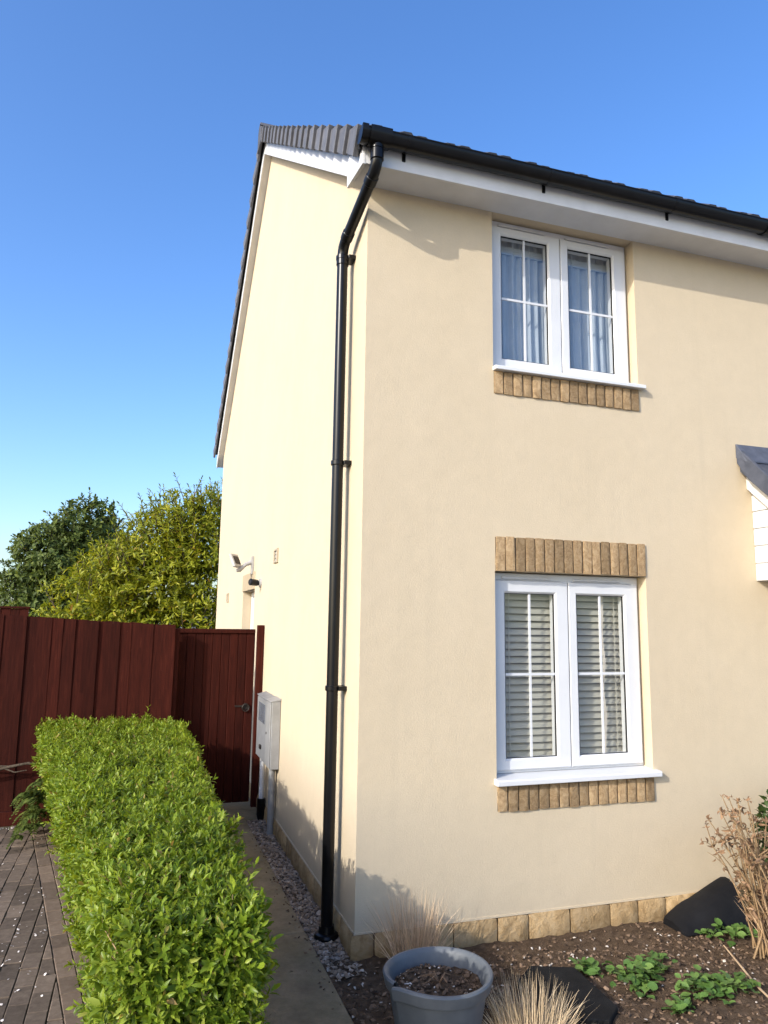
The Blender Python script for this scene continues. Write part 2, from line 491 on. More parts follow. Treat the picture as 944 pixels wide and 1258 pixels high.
# side path: concrete slabs
path = MB().box(-0.745, -0.19, -7.0, 3.95, G-0.05, G-0.022).build('path', M['sand'])
tag(path, kind='structure')
ys = [-7.0, -5.6, -4.1, -2.55, -1.05, 0.42, 1.85, 3.12]
for a, c_ in zip(ys[:-1], ys[1:]):
    MB().box(-0.75, -0.192, a+0.004, c_-0.004, G-0.035, G+0.012+random.uniform(-.003, .003)).build('slab', M['concrete'], path, bevel=0.006)
for x0, x1 in ((-0.75, -0.40), (-0.394, -0.02)):
    for y0, y1 in ((3.13, 3.50), (3.508, 3.95)):
        MB().box(x0, x1, y0, y1, G-0.035, G+0.010+random.uniform(-.004, .004)).build('slab', M['concrete'], path, bevel=0.006)
fp = MB().box(3.3, 4.75, -7.0, 0.0, G-0.05, G-0.022).build('front_path', M['sand'])
tag(fp, kind='structure')
for k in range(10):
    MB().box(3.31, 4.745, -7.0+0.7*k, -7.0+0.7*k+0.69, G-0.03, G+0.012).build('slab', M['concrete'], fp, bevel=0.006)

# gravel strip along the gable
strip = lumpy('gravel_strip', -0.19, 0.02, -0.12, 3.14, 0.05, M['soil'], lambda x, y: G-0.022+0.012*noise.noise((x*9, y*9, 5)))
tag(strip, kind='structure')

def stones(name, pts, size, flat, m, n_var=0, kind='stuff', label=None, cat=None, parent=None, seed=3):
    """many small irregular stones as ONE mesh"""
    rs = np.random.default_rng(seed)
    base = np.array([(1, 0, 0), (0.45, 0.9, 0), (-0.6, 0.75, 0), (-1, -0.1, 0), (-0.4, -0.85, 0), (0.6, -0.8, 0),
                     (0.35, 0.25, 1), (-0.45, 0.2, 0.9), (0.0, -0.4, 0.95)], float)
    T = np.array([(0, 1, 6), (1, 2, 6), (2, 7, 6), (2, 3, 7), (3, 4, 7), (4, 8, 7), (4, 5, 8), (5, 0, 8), (0, 6, 8), (6, 7, 8)])
    N = len(pts)
    v = base[None]*np.ones((N, 1, 1)) + rs.normal(0, 0.16, (N, 9, 3))
    s = rs.uniform(size[0], size[1], (N, 1))
    asp = rs.uniform(0.45, 1.0, (N, 1))
    sc = np.concatenate([s, s*asp, s*rs.uniform(flat[0], flat[1], (N, 1))], 1)
    v = v*sc[:, None, :]
    # random tilt + spin
    a = rs.uniform(0, 2*np.pi, N); t1 = rs.normal(0, 0.33, N); t2 = rs.normal(0, 0.33, N)
    x, y, z = v[..., 0], v[..., 1], v[..., 2]
    y, z = y*np.cos(t1)[:, None]-z*np.sin(t1)[:, None], y*np.sin(t1)[:, None]+z*np.cos(t1)[:, None]
    x, z = x*np.cos(t2)[:, None]+z*np.sin(t2)[:, None], -x*np.sin(t2)[:, None]+z*np.cos(t2)[:, None]
    x, y = x*np.cos(a)[:, None]-y*np.sin(a)[:, None], x*np.sin(a)[:, None]+y*np.cos(a)[:, None]
    v = np.stack([x, y, z], -1) + np.array(pts)[:, None, :]
    F = (T[None] + (np.arange(N)*9)[:, None, None]).reshape(-1, 3)
    o = np_mesh(name, v.reshape(-1, 3), F, m, parent, smooth=False)
    return tag(o, label, cat, kind=kind)

pts = [(random.uniform(-0.182, -0.012), random.uniform(0.0, 3.12), G-0.012+random.uniform(-0.006, 0.016)) for _ in range(3600)]
pts += [(random.uniform(-0.17, 0.02), random.uniform(-0.22, 0.0), G-0.004+random.uniform(-0.004, 0.008)) for _ in range(90)]
stones('gravel', pts, (0.006, 0.023), (0.22, 0.6), M['gravel'], label='grey brown slate gravel strip between path and stone plinth', cat='gravel')
pts = []
for _ in range(5200):
    x = random.uniform(-0.18, 3.2); y = -abs(random.triangular(0.0, 2.3, 0.4))
    pts.append((x, y, bed_z(x, y)+random.uniform(-0.002, 0.006)))
stones('bed_mulch', pts, (0.004, 0.019), (0.2, 0.6), M['chip'], label='brown bark chips and crumbs covering the flower bed', cat='mulch', seed=5)
pts = []
for _ in range(360):
    x = random.uniform(-0.18, 3.2); y = -abs(random.triangular(0.0, 2.0, 0.3))
    pts.append((x, y, bed_z(x, y)+0.005))
stones('bed_pebbles', pts, (0.004, 0.012), (0.3, 0.7), M['pale_chip'], label='pale little stones strewn over the brown flower bed', cat='pebbles', seed=6)

# driveway of block pavers
P0 = np.array((-2.075, 3.14)); U = np.array((0.1640, -0.9865)); Nn = np.array((0.9865, 0.1640))
drive = MB().box(-9.0, -1.30, -9.0, 3.56, G-0.06, G-0.009).build('driveway', M['sand'])
tag(drive, kind='structure')
def clip_poly(poly, p, n):
    """keep the side where (q-p).n <= 0"""
    out = []
    for i in range(len(poly)):
        a, c_ = np.array(poly[i]), np.array(poly[(i+1) % len(poly)])
        da, dc = (a-p)@n, (c_-p)@n
        if da <= 0: out.append(tuple(a))
        if (da < 0 < dc) or (dc < 0 < da): out.append(tuple(a+(c_-a)*da/(da-dc)))
    return out
def area(p):
    return 0.5*abs(sum(p[i][0]*p[(i+1) % len(p)][1]-p[(i+1) % len(p)][0]*p[i][1] for i in range(len(p))))
whole = MB().box(-0.0488, 0.0488, -0.0982, 0.0982, -0.045, 0).mesh('paving_block', M['paver'], bevel=0.004)
border_me = MB().box(-0.0488, 0.0488, -0.0985, 0.0985, -0.045, 0).mesh('border_block', M['paver_border'], bevel=0.004)
far = MB(); nb = 0
for ci in range(-60, 8):
    cx = -2.0 - 0.05 + ci*0.1005
    off = 0.1 if ci % 2 else 0.0
    for ri in range(-40, 18):
        cy = ri*0.201 + off
        if cy > 3.42 or cy < -6: continue
        h = random.uniform(-0.004, 0.003)
        poly = [(cx-0.0475, cy-0.0975), (cx+0.0475, cy-0.0975), (cx+0.0475, cy+0.0975), (cx-0.0475, cy+0.0975)]
        q = clip_poly(poly, P0 - Nn*0.003, Nn)
        if len(q) < 3 or area(q) < 0.0012: continue
        lim = -2.02 - 0.13*(cy)           # what the frame shows
        near = (cx > lim-0.35 and -0.55 < cy)
        if near and nb < 280:
            nb += 1
            if area(q) > 0.0184:
                inst('block', whole, drive, (cx, cy, G+h), (random.gauss(0, .008), random.gauss(0, .008), random.gauss(0, .006)))
            else:
                c0 = np.mean(q, axis=0)
                o = MB().prism([(p[0]-c0[0], p[1]-c0[1]) for p in q], -0.045, 0, 'z').build('block', M['paver'], drive, bevel=0.004)
                o.location = (c0[0], c0[1], G+h)
        elif area(q) > 0.0184:
            far.box(cx-0.0488, cx+0.0488, cy-0.0982, cy+0.0982, G-0.04, G+h)
tag(far.build('block_field', M['paver'], drive, fix=False), kind='stuff')
ang = math.atan2(Nn[1], Nn[0])
for row in range(2):
    for k in range(-1, 31):
        c0 = P0 + Nn*(0.05+row*0.101) + U*(k*0.2015 + (0.1 if row else 0.02))
        if c0[1] > 3.42: continue
        inst('border_block', border_me, drive, (c0[0], c0[1], G+random.uniform(-.003, .003)), (random.gauss(0, .008), random.gauss(0, .008), ang+random.gauss(0, .006)))
pts = []
for _ in range(80):
    y = random.uniform(-0.8, 3.4); x = random.uniform(-3.0, -2.0 + 0.166*(3.14-y)+0.05)
    pts.append((x, y, G+0.004))
for _ in range(70):
    pts.append((random.uniform(-2.5, -2.05), random.uniform(3.36, 3.44), G+0.006))
for _ in range(60):
    pts.append((random.gauss(-1.88, .10), random.gauss(0.85, .40), G+0.005))
stones('fallen_petals', pts, (0.003, 0.010), (0.1, 0.25), M['petal'], label='white petals and grit scattered over the block driveway', cat='petals', seed=8)

# ------------------------------------------------------------------ house
house = empty('house', (0, 0, G), 'cream rendered house with dark tiled roof, white windows and stone plinth', 'house')
HW, HD = 7.4, 8.92
SL = 0.694                      # roof slope
RID = HD/2
def H(o):                       # parts are modelled in world coordinates: undo the offset of the empty
    o.location = (o.location.x, o.location.y, o.location.z - G)
    return o
def hp(mb, name, m, parent=None, **k):
    o = mb.build(name, m, house if parent is None else parent, **k)
    if parent is None: H(o)
    return o

XL, XR = 0.921, 2.111
OPEN_F = [(XL, XR, 0.80, 2.134), (XL, XR, 3.525, 4.69), (3.45, 4.42, 0.0, 2.12)]
OPEN_L = [(4.45, 5.47, 0.0, 2.155)]
def wall_cells(mb, mk, a0, a1, z0, z1, opens, depth, dirn):
    xs = sorted({a0, a1, *[o[0] for o in opens], *[o[1] for o in opens]})
    zs = sorted({z0, z1, *[o[2] for o in opens], *[o[3] for o in opens]})
    for i in range(len(xs)-1):
        for j in range(len(zs)-1):
            mx_, mz = (xs[i]+xs[i+1])/2, (zs[j]+zs[j+1])/2
            if any(o[0] < mx_ < o[1] and o[2] < mz < o[3] for o in opens): continue
            mb.quad(mk(xs[i], 0, zs[j]), mk(xs[i+1], 0, zs[j]), mk(xs[i+1], 0, zs[j+1]), mk(xs[i], 0, zs[j+1]))
    for (x0, x1, zz0, zz1) in opens:
        D = depth
        mb.quad(mk(x0, 0, zz0), mk(x0, D, zz0), mk(x0, D, zz1), mk(x0, 0, zz1))
        mb.quad(mk(x1, 0, zz0), mk(x1, 0, zz1), mk(x1, D, zz1), mk(x1, D, zz0))
        mb.quad(mk(x0, 0, zz1), mk(x0, D, zz1), mk(x1, D, zz1), mk(x1, 0, zz1))
        mb.quad(mk(x0, 0, zz0), mk(x1, 0, zz0), mk(x1, D, zz0), mk(x0, D, zz0))
w = MB()
wall_cells(w, lambda a, d, z: (a, d, z), 0, HW, 0, 4.88, OPEN_F, 0.28, 1)
wall_cells(w, lambda a, d, z: (d, a, z), 0, HD, 0, 4.70, OPEN_L, 0.25, 1)
zt = 4.80
w.add([(0, 0, 4.70), (0, HD, 4.70), (0, HD, zt), (0, RID, zt+SL*RID), (0, 0, zt)], [(0, 1, 2, 3, 4)])
w.quad((0, HD, 0), (HW, HD, 0), (HW, HD, 4.8), (0, HD, 4.8))
w.add([(HW, 0, 0), (HW, HD, 0), (HW, HD, zt), (HW, RID, zt+SL*RID), (HW, 0, zt)], [(0, 1, 2, 3, 4)])
w.quad((0, 0, 0), (HW, 0, 0), (HW, 0.3, 0), (0, 0.3, 0))       # drip edge underside
w.quad((0, 0, 0), (0.3, 0, 0), (0.3, HD, 0), (0, HD, 0))
wall = hp(w, 'wall', M['render'], fix=False)
# bell-cast bead at the foot of the render
bd = MB().box(-0.006, HW, -0.006, 0.02, -0.004, 0.006)
bd.box(-0.006, 0.02, -0.0055, HD, -0.0035, 0.0055)
hp(bd, 'bellcast_bead', M['render'])
# rooms behind the windows
rm = MB()
rm.box(0.3, 5.0, 3.2, 3.3, -0.05, 2.45)
rm.box(0.3, 5.0, 3.2, 3.3, 2.65, 4.9)
rm.box(0.3, 5.0, 0.31, 3.2, -0.1, 0.0)
rm.box(0.3, 5.0, 0.31, 3.2, 2.42, 2.66)
rm.box(0.3, 5.0, 0.31, 3.2, 4.86, 4.9)
rm.box(0.28, 0.34, 0.31, 3.2, 0, 4.9)
rm.box(3.20, 3.26, 0.31, 3.2, 0, 4.9)
hp(rm, 'room_shell', M['room'])

# plinth : mortar backing + stones
pl = MB().box(0.004, HW, 0.004, 0.2, G-0.12, -0.004)
pl.box(0.0045, 0.2, 0.2, HD, G-0.12, -0.0045)
plinth = hp(pl, 'plinth', M['mortar'])
def rough_block(w_, h_, d_, seed, m, name, nx=5, nz=4, amp=0.008, rnd=0.012):
    """rock-faced block: face in local xz, front towards -y, size w x h, from y=0 (back) to -d"""
    rs = random.Random(seed)
    V = []; F = []
    for j in range(nz+1):
        for i in range(nx+1):
            u, v = i/nx, j/nz
            ex = min(u, 1-u)*w_; ez = min(v, 1-v)*h_
            e = min(ex, ez)
            y = -d_ if e > 1e-6 else -d_+rnd
            if e > 1e-6:
                y += amp*noise.noise((u*w_*14+seed*3.1, v*h_*14, seed*1.7)) + rs.uniform(-.2, .2)*amp
            px = u*w_ + (0 if i in (0, nx) else rs.uniform(-.15, .15)*w_/nx)
            pz = v*h_ + (0 if j in (0, nz) else rs.uniform(-.15, .15)*h_/nz)
            if i in (0, nx) : px += rs.uniform(-.0015, .0015)
            if i in (0, nx) and j in (0, nz):
                px += (rnd*0.3 if i == 0 else -rnd*0.3); pz += (rnd*0.3 if j == 0 else -rnd*0.3)
            V.append((px, y, pz))
    W_ = nx+1
    for j in range(nz):
        for i in range(nx):
            a = j*W_+i
            F.append((a, a+1, a+W_+1, a+W_))
    ring = [i for i in range(nx+1)] + [j*W_+nx for j in range(1, nz+1)] + [nz*W_+i for i in range(nx-1, -1, -1)] + [j*W_ for j in range(nz-1, 0, -1)]
    n0 = len(V)
    for r_ in ring: V.append((V[r_][0], 0.0, V[r_][2]))
    for k in range(len(ring)):
        k2 = (k+1) % len(ring)
        F.append((ring[k], n0+k, n0+k2, ring[k2]))
    mb = MB(); mb.add(V, F)
    return mb.mesh(name, m, smooth='auto', fix=True)

hgt = -G + 0.03
joints = [-0.028, 0.118, 0.345, 0.62, 0.915, 1.131, 1.428, 1.726, 1.942, 2.164]
while joints[-1] < HW-0.3: joints.append(joints[-1]+random.uniform(0.19, 0.31))
for k, (a, c_) in enumerate(zip(joints[:-1], joints[1:])):
    me = rough_block(c_-a-0.009, hgt-0.006, 0.032, 20+k, M['stone'], 'stone', 6, 4, 0.010, 0.014)
    inst('stone', me, plinth, (a+0.0045, 0.008, -hgt), (0, random.gauss(0, .006), 0))
y = 0.006; k = 0
while y < HD-0.3:
    L_ = random.uniform(0.19, 0.32)
    me = rough_block(L_-0.009, hgt-0.006, 0.028, 80+k, M['stone'], 'stone', 5, 4, 0.008, 0.012)
    inst('stone', me, plinth, (0.008, y+L_-0.0045, -hgt), (0, 0, -math.pi/2))
    y += L_; k += 1

# brick courses over and under the windows
def course(name, x0, n, pitch, z0, z1, axis='f', proud=0.014, label=None):
    L_ = n*pitch
    mb = MB()
    if axis == 'f': mb.box(x0+0.004, x0+L_-0.004, -0.004, 0.03, z0+0.004, z1-0.004)
    else: mb.box(-0.004, 0.03, x0+0.004, x0+L_-0.004, z0+0.004, z1-0.004)
    crs = hp(mb, name, M['mortar'])
    hh = z1-z0
    variants = [rough_block(pitch-0.0105, hh, 0.028, int(x0*100)+int(z0*50)+s, M['brick'], 'brick', 6, 6, 0.006, 0.0025) for s in range(8)]
    for k in range(n):
        me = variants[random.randrange(8)]
        flip = random.random() < 0.5
        dz = random.uniform(-.003, .003)
        if axis == 'f':
            o = inst('brick', me, crs, (x0+k*pitch+0.005, 0.028-proud+random.uniform(-.003, .003), z0+dz), (0, random.gauss(0, .008), 0))
        else:
            o = inst('brick', me, crs, (0.028-proud, x0+(k+1)*pitch-0.004, z0+dz), (0, 0, -math.pi/2))
    return crs
PB = (XR-XL)/16
course('lintel', XL, 16, PB, 2.134, 2.362)
course('sill_course', XL, 16, PB, 0.614, 0.774)
course('sill_course', XL, 16, PB, 3.348, 3.508)
M['beige'] = simple('beige_cast_stone', (0.36, 0.285, 0.185), (0.42, 0.34, 0.23), 10, 0.9, 0.15, 0.4, 120)
hp(MB().box(-0.012, 0.03, 4.44, 5.48, 2.155, 2.37), 'lintel', M['beige'], bevel=0.006)

# windows
def frame_ring(mb, x0, x1, z0, z1, t_, y0, y1, chamf=0.012):
    """mitred frame with a sloped inner bead"""
    o_ = [(x0, z0), (x1, z0), (x1, z1), (x0, z1)]
    i_ = [(x0+t_, z0+t_), (x1-t_, z0+t_), (x1-t_, z1-t_), (x0+t_, z1-t_)]
    m_ = [(x0+t_-chamf, z0+t_-chamf), (x1-t_+chamf, z0+t_-chamf), (x1-t_+chamf, z1-t_+chamf), (x0+t_-chamf, z1-t_+chamf)]
    e = 0.004
    oe = [(x0+e, z0+e), (x1-e, z0+e), (x1-e, z1-e), (x0+e, z1-e)]
    rings = [[(p[0], y1, p[1]) for p in o_], [(p[0], y0+e, p[1]) for p in o_], [(p[0], y0, p[1]) for p in oe], [(p[0], y0, p[1]) for p in m_], [(p[0], y0+chamf, p[1]) for p in i_], [(p[0], y1, p[1]) for p in i_]]
    V = [q for r_ in rings for q in r_]
    F = []
    for r_ in range(5):
        for k in range(4):
            F.append((r_*4+k, r_*4+(k+1) % 4, (r_+1)*4+(k+1) % 4, (r_+1)*4+k))
    for k in range(4): F.append((20+k, 20+(k+1) % 4, (k+1) % 4, k))
    mb.add(V, F)

def make_window(z0, z1, gz0, gz1, barz, upper):
    f0, f1 = z0, z1
    x0, x1 = XL+0.006, XR-0.006
    yf = 0.090
    mb = MB()
    frame_ring(mb, x0, x1, f0, f1, 0.050, yf, yf+0.07, 0.006)
    xm = (x0+x1)/2
    mb.box(xm-0.030, xm+0.030, yf+0.002, yf+0.068, f0+0.04, f1-0.04)
    win = hp(mb, 'window', M['upvc'])
    # silicone line and head gap
    for (sa, sb, ga, gb) in ((x0+0.022, xm-0.004, 1.032, 1.412), (xm+0.004, x1-0.022, 1.588, 1.972)):
        s_ = MB(); t_ = 0.055
        s0, s1 = f0+0.022, f1-0.052
        # sash with unequal rails: outer ring to glass opening
        oz0, oz1 = s0, s1
        e = 0.004; ch = 0.012
        O = [(sa, oz0), (sb, oz0), (sb, oz1), (sa, oz1)]
        OE = [(sa+e, oz0+e), (sb-e, oz0+e), (sb-e, oz1-e), (sa+e, oz1-e)]
        I = [(ga, gz0), (gb, gz0), (gb, gz1), (ga, gz1)]
        MI = [(ga-ch, gz0-ch), (gb+ch, gz0-ch), (gb+ch, gz1+ch), (ga-ch, gz1+ch)]
        ysf = yf-0.022
        rings = [[(p[0], yf+0.05, p[1]) for p in O], [(p[0], ysf+e, p[1]) for p in O], [(p[0], ysf, p[1]) for p in OE], [(p[0], ysf, p[1]) for p in MI], [(p[0], ysf+0.013, p[1]) for p in I], [(p[0], yf+0.05, p[1]) for p in I]]
        V = [q for r_ in rings for q in r_]
        F = [(r_*4+k, r_*4+(k+1) % 4, (r_+1)*4+(k+1) % 4, (r_+1)*4+k) for r_ in range(5) for k in range(4)]
        F += [(20+k, 20+(k+1) % 4, (k+1) % 4, k) for k in range(4)]
        s_.add(V, F)
        s_.build('sash', M['upvc'], win)
        g_ = MB(); frame_ring(g_, ga-0.001, gb+0.001, gz0-0.001, gz1+0.001, 0.0045, ysf+0.0135, ysf+0.03, 0.001)
        g_.build('gasket', M['seal'], win)
        MB().quad((ga, ysf+0.024, gz0), (gb, ysf+0.024, gz0), (gb, ysf+0.024, gz1), (ga, ysf+0.024, gz1)).build('pane', M['glass'], win, fix=False)
        xc = (ga+gb)/2
        MB().box(xc-0.008, xc+0.008, ysf+0.016, ysf+0.0225, gz0, gz1).build('glazing_bar', M['upvc'], win)
        MB().box(ga, gb, ysf+0.0155, ysf+0.022, barz-0.008, barz+0.008).build('glazing_bar', M['upvc'], win)
        # trickle vent in the head of the frame
        MB().box(ga-0.02, gb-0.02, yf-0.014, yf+0.01, f1-0.040, f1-0.026).build('trickle_vent', M['upvc_old'], win, bevel=0.003)
    return win
wl = make_window(0.826, 2.128, 0.918, 1.992, 1.455, False)
wu = make_window(3.545, 4.684, 3.641, 4.572, 4.092, True)
# sills
sb_ = MB().prism([(-0.052, 0.776), (-0.052, 0.806), (-0.046, 0.812), (0.155, 0.829), (0.155, 0.778)], XL-0.018, XR+0.034, 'x')
sb_.build('sill', M['upvc'], wl, bevel=0.003)
sb_ = MB().prism([(-0.050, 3.510), (-0.050, 3.534), (-0.044, 3.540), (0.155, 3.550), (0.155, 3.512)], XL-0.004, XR+0.034, 'x')
sb_.build('sill', M['upvc'], wu, bevel=0.003)

# eaves: soffit, fascia, box end
SOF = 4.690
so_ = MB().box(-0.098, HW, -0.252, 0.0, SOF, SOF+0.012)
so_.box(-0.098, HW, -0.2515, -0.225, SOF-0.010, SOF-0.001)
hp(so_, 'soffit', M['upvc_old'])
fa = MB().box(-0.098, HW, -0.266, -0.2525, 4.667, 4.862)
fa.box(-0.0975, HW, -0.262, -0.244, 4.6675, 4.681)
hp(fa, 'fascia', M['upvc_old'], bevel=0.002)
be = MB().prism([(-0.268, 4.660), (0.105, 4.714), (0.105, 4.955), (-0.10, 4.82), (-0.268, 4.81)], -0.122, -0.100, 'x')
be.box(-0.0995, -0.01, -0.2, 0.1, 4.72, 4.735)
hp(be, 'box_end', M['upvc_old'], bevel=0.002)
# bargeboards + sloping soffit behind them, front and rear slope
for mir in (False, True):
    f_ = (lambda y: HD-y) if mir else (lambda y: y)
    y0, y1 = (0.108 if not mir else -0.25), RID-0.0005
    zb = lambda y: 4.725+SL*y
    MB2 = MB().prism([(f_(y0), zb(y0)), (f_(y1), zb(y1)), (f_(y1), zb(y1)+0.20), (f_(y0), zb(y0)+0.20)], -0.100, -0.082, 'x')
    hp(MB2, 'bargeboard', M['upvc_old'], bevel=0.002)
    MB2 = MB().prism([(f_(y0), zb(y0)+0.018), (f_(y1), zb(y1)+0.018), (f_(y1), zb(y1)+0.03), (f_(y0), zb(y0)+0.03)], -0.0815, 0.02, 'x')
    hp(MB2, 'verge_soffit', M['upvc_old'])

# roof
ztop = lambda y: 5.066+0.695*y
ra = math.atan(0.695)
rf = MB()
rf.prism([(-0.285, ztop(-0.285)-0.055), (RID, ztop(RID)-0.055), (RID, ztop(RID)-0.03), (-0.285, ztop(-0.285)-0.03)], -0.135, HW+0.1, 'x')
rf.prism([(HD+0.285, ztop(-0.285)-0.055), (RID+0.0005, ztop(RID)-0.055), (RID+0.0005, ztop(RID)-0.03), (HD+0.285, ztop(-0.285)-0.03)], -0.135, HW+0.1, 'x')
roof = hp(rf, 'roof', M['felt'])
gauge = 0.262                                    # horizontal run per course
NC = int((RID+0.30)/gauge)
# eave course: separate tiles; upper courses joined
tile_me = MB()
prof = [(0, 0.0), (0.05, 0.024), (0.10, 0.026), (0.15, 0.002), (0.20, 0.0), (0.25, 0.024), (0.30, 0.026), (0.325, 0.004)]
V = []; F = []
for sidx, s_ in enumerate((0.0, 0.36)):
    for (px, pz) in prof:
        V.append((px, s_, pz+0.018)); V.append((px, s_, pz))
n_ = len(prof)
for i in range(n_-1):
    a = i*2; b_ = n_*2+i*2
    F += [(a, a+2, b_+2, b_), (a+1, b_+1, b_+3, a+3), (a+1, a+3, a+2, a), (b_, b_+2, b_+3, b_+1)]
F += [(0, n_*2, n_*2+1, 1), ((n_-1)*2, (n_-1)*2+1, n_*2+(n_-1)*2+1, n_*2+(n_-1)*2)]
tile_me.add(V, F)
tm = tile_me.mesh('eave_tile', M['tile'])
for k in range(int((HW+0.2)/0.30)):
    inst('eave_tile', tm, roof, (-0.13+k*0.30, -0.345+random.uniform(-.006, .006), ztop(-0.345)+0.008+random.uniform(-.003, .003)), (ra-0.03, 0, 0))
fld = MB()
for mir in (False, True):
    for r_ in range(1 if not mir else 0, NC):
        y0 = -0.325 + r_*gauge
        for k in range(int((HW+0.2)/0.30)):
            for (vx, vy, vz) in [(0, 0, 0)]:
                ca, sa = math.cos(ra-0.03), math.sin(ra-0.03)
                vs_ = [(-0.13+k*0.30+p[0], y0+p[1]*ca-p[2]*sa, ztop(y0)-0.022+p[1]*sa+p[2]*ca) for p in V]
                if mir: vs_ = [(p[0], HD-p[1], p[2]) for p in vs_]
                fld.add(vs_, F)
tag(fld.build('tile_field', M['tile'], roof, fix=False), kind='stuff')
# dry verge units
vm = MB()
VL = 0.276
vm.add([(0, -0.006, -0.156), (-0.036, -0.006, -0.156), (-0.036, -0.006, 0.034), (0, -0.006, 0.030),
        (0, 0.335, -0.138), (-0.012, 0.335, -0.138), (-0.012, 0.335, 0.006), (0, 0.335, 0.006)],
       [(0, 1, 2, 3), (4, 7, 6, 5), (1, 5, 6, 2), (0, 4, 5, 1), (3, 2, 6, 7), (0, 3, 7, 4)])
vm.prism([(-0.004, 0.006), (VL, -0.010), (VL, 0.006), (-0.004, 0.0285)], 0.0005, 0.10, 'x')
for mir in (False, True):
    f_ = (lambda y: HD-y) if mir else (lambda y: y)
    MB().prism([(f_(-0.27), ztop(-0.27)-0.13), (f_(RID-0.002), ztop(RID)-0.13), (f_(RID-0.002), ztop(RID)-0.012), (f_(-0.27), ztop(-0.27)-0.012)], -0.1455, -0.1358, 'x').build('verge_gap_shade', M['seal'], roof)  # added black strip, stands in for shade in the gaps between units
vme = vm.mesh('verge_tile', M['verge'], bevel=0.003)
for mir in (False, True):
    for k in range(NC+1):
        y0 = -0.285 + k*gauge
        if y0 > RID-0.1: continue
        ln = 1.0
        if not mir:
            inst('verge_tile', vme, roof, (-0.135+random.uniform(-.003, .003), y0, ztop(y0)+0.004), (ra-0.02+random.gauss(0, .004), 0, 0))
        else:
            inst('verge_tile', vme, roof, (-0.135+random.uniform(-.003, .003), HD-y0, ztop(y0)+0.004), (-(ra-0.02)+random.gauss(0, .004), 0, 0), (1, -1, 1))
# ridge tiles
rmb = MB()
for (r0, s0, s1) in ((0.13, 0.0, 0.45),):
    arc = [(math.cos(a), math.sin(a)) for a in [R(15+150*i/10) for i in range(11)]]
    Vr = [(s_, r0*c_[0], r0*c_[1]-0.03) for s_ in (s0, s1) for c_ in arc] + [(s_, (r0-0.018)*c_[0], (r0-0.018)*c_[1]-0.03) for s_ in (s0, s1) for c_ in arc]
    Fr = []
    for i in range(10):
        Fr += [(i, i+1, 11+i+1, 11+i), (22+i, 33+i, 33+i+1, 22+i+1), (i, 22+i, 22+i+1, i+1), (11+i, 11+i+1, 33+i+1, 33+i)]
    Fr += [(0, 11, 33, 22), (10, 32, 43, 21)]
    rmb.add(Vr, Fr)
rme = rmb.mesh('ridge_tile', M['tile'])
for k in range(17):
    inst('ridge_tile', rme, roof, (-0.175+k*0.452, RID, ztop(RID)-0.035), (0, 0, 0))
# block end at the ridge
MB().prism([(RID-0.15, ztop(RID)-0.27), (RID+0.15, ztop(RID)-0.27), (RID+0.12, ztop(RID)-0.04), (RID, ztop(RID)+0.045), (RID-0.12, ztop(RID)-0.04)], -0.176, -0.150, 'x').build('ridge_end_cap', M['tile'], roof, bevel=0.006)

# gutter (half round trough with rims) and brackets
gy, gz, gr = -0.329, 4.830, 0.065
V = []; F = []
arc = [R(180+180*i/14) for i in range(15)]
gx0, gx1 = -0.150, HW+0.1
for xx in (gx0, gx1):
    for a in arc: V.append((xx, gy+gr*math.cos(a), gz+gr*1.05*math.sin(a)))
    for a in arc: V.append((xx, gy+(gr-0.004)*math.cos(a), gz+(gr-0.004)*1.05*math.sin(a)))
for i in range(14):
    F += [(i, i+1, 30+i+1, 30+i), (15+i, 45+i, 45+i+1, 15+i+1)]
F += [(0, 30, 45, 15), (14, 29, 59, 44)]
gm = MB(); gm.add(V, F)
gm.tube([(gx0, gy-gr+0.001, gz+0.002), (gx1, gy-gr+0.001, gz+0.002)], 0.006, 8)
gm.tube([(gx0, gy+gr-0.001, gz+0.002), (gx1, gy+gr-0.001, gz+0.002)], 0.005, 8)
gut = hp(gm, 'gutter', M['black_pvc'], smooth='auto')
def half_sleeve(x0, x1, r_, name, top=0.012, cap=False):
    mb = MB(); V = []; F = []
    aa = [R(178+184*i/14) for i in range(15)]
    for xx in (x0, x1):
        for a in aa: V.append((xx, gy+r_*math.cos(a), gz+r_*1.05*math.sin(a)+ (top if a in (aa[0], aa[-1]) else 0)))
    for i in range(14): F.append((i, i+1, 15+i+1, 15+i))
    F += [tuple(range(15)), tuple(range(29, 14, -1))] if cap else []
    if not cap:
        V2 = [(v_[0], gy+(v_[1]-gy)*0.93, gz+(v_[2]-gz)*0.93) for v_ in V]
        n0 = len(V); V += V2
        for i in range(14): F.append((n0+i, n0+15+i, n0+15+i+1, n0+i+1))
        for i in range(14): F += [(i, n0+i, n0+i+1, i+1), (15+i, 15+i+1, n0+15+i+1, n0+15+i)]
    mb.add(V, F)
    return mb.build(name, M['black_pvc'], gut, smooth='auto')
half_sleeve(gx0-0.010, gx0+0.03, gr+0.007, 'stop_end', cap=True)
half_sleeve(-0.105, 0.035, gr+0.009, 'running_outlet')
MB().tube([(-0.042, -0.318, gz-0.055), (-0.042, -0.318, gz-0.092)], [0.046, 0.044], 20).build('outlet_spigot', M['black_pvc'], gut, smooth='auto')
x = 0.155
while x < HW:
    half_sleeve(x-0.010, x+0.010, gr+0.003, 'bracket', 0.003)
    MB().box(x-0.012, x+0.012, -0.275, -0.262, gz-0.098, gz-0.02).build('bracket', M['black_pvc'], gut, bevel=0.003)
    x += 1.028
half_sleeve(3.05, 3.17, gr+0.008, 'joint', 0.006)

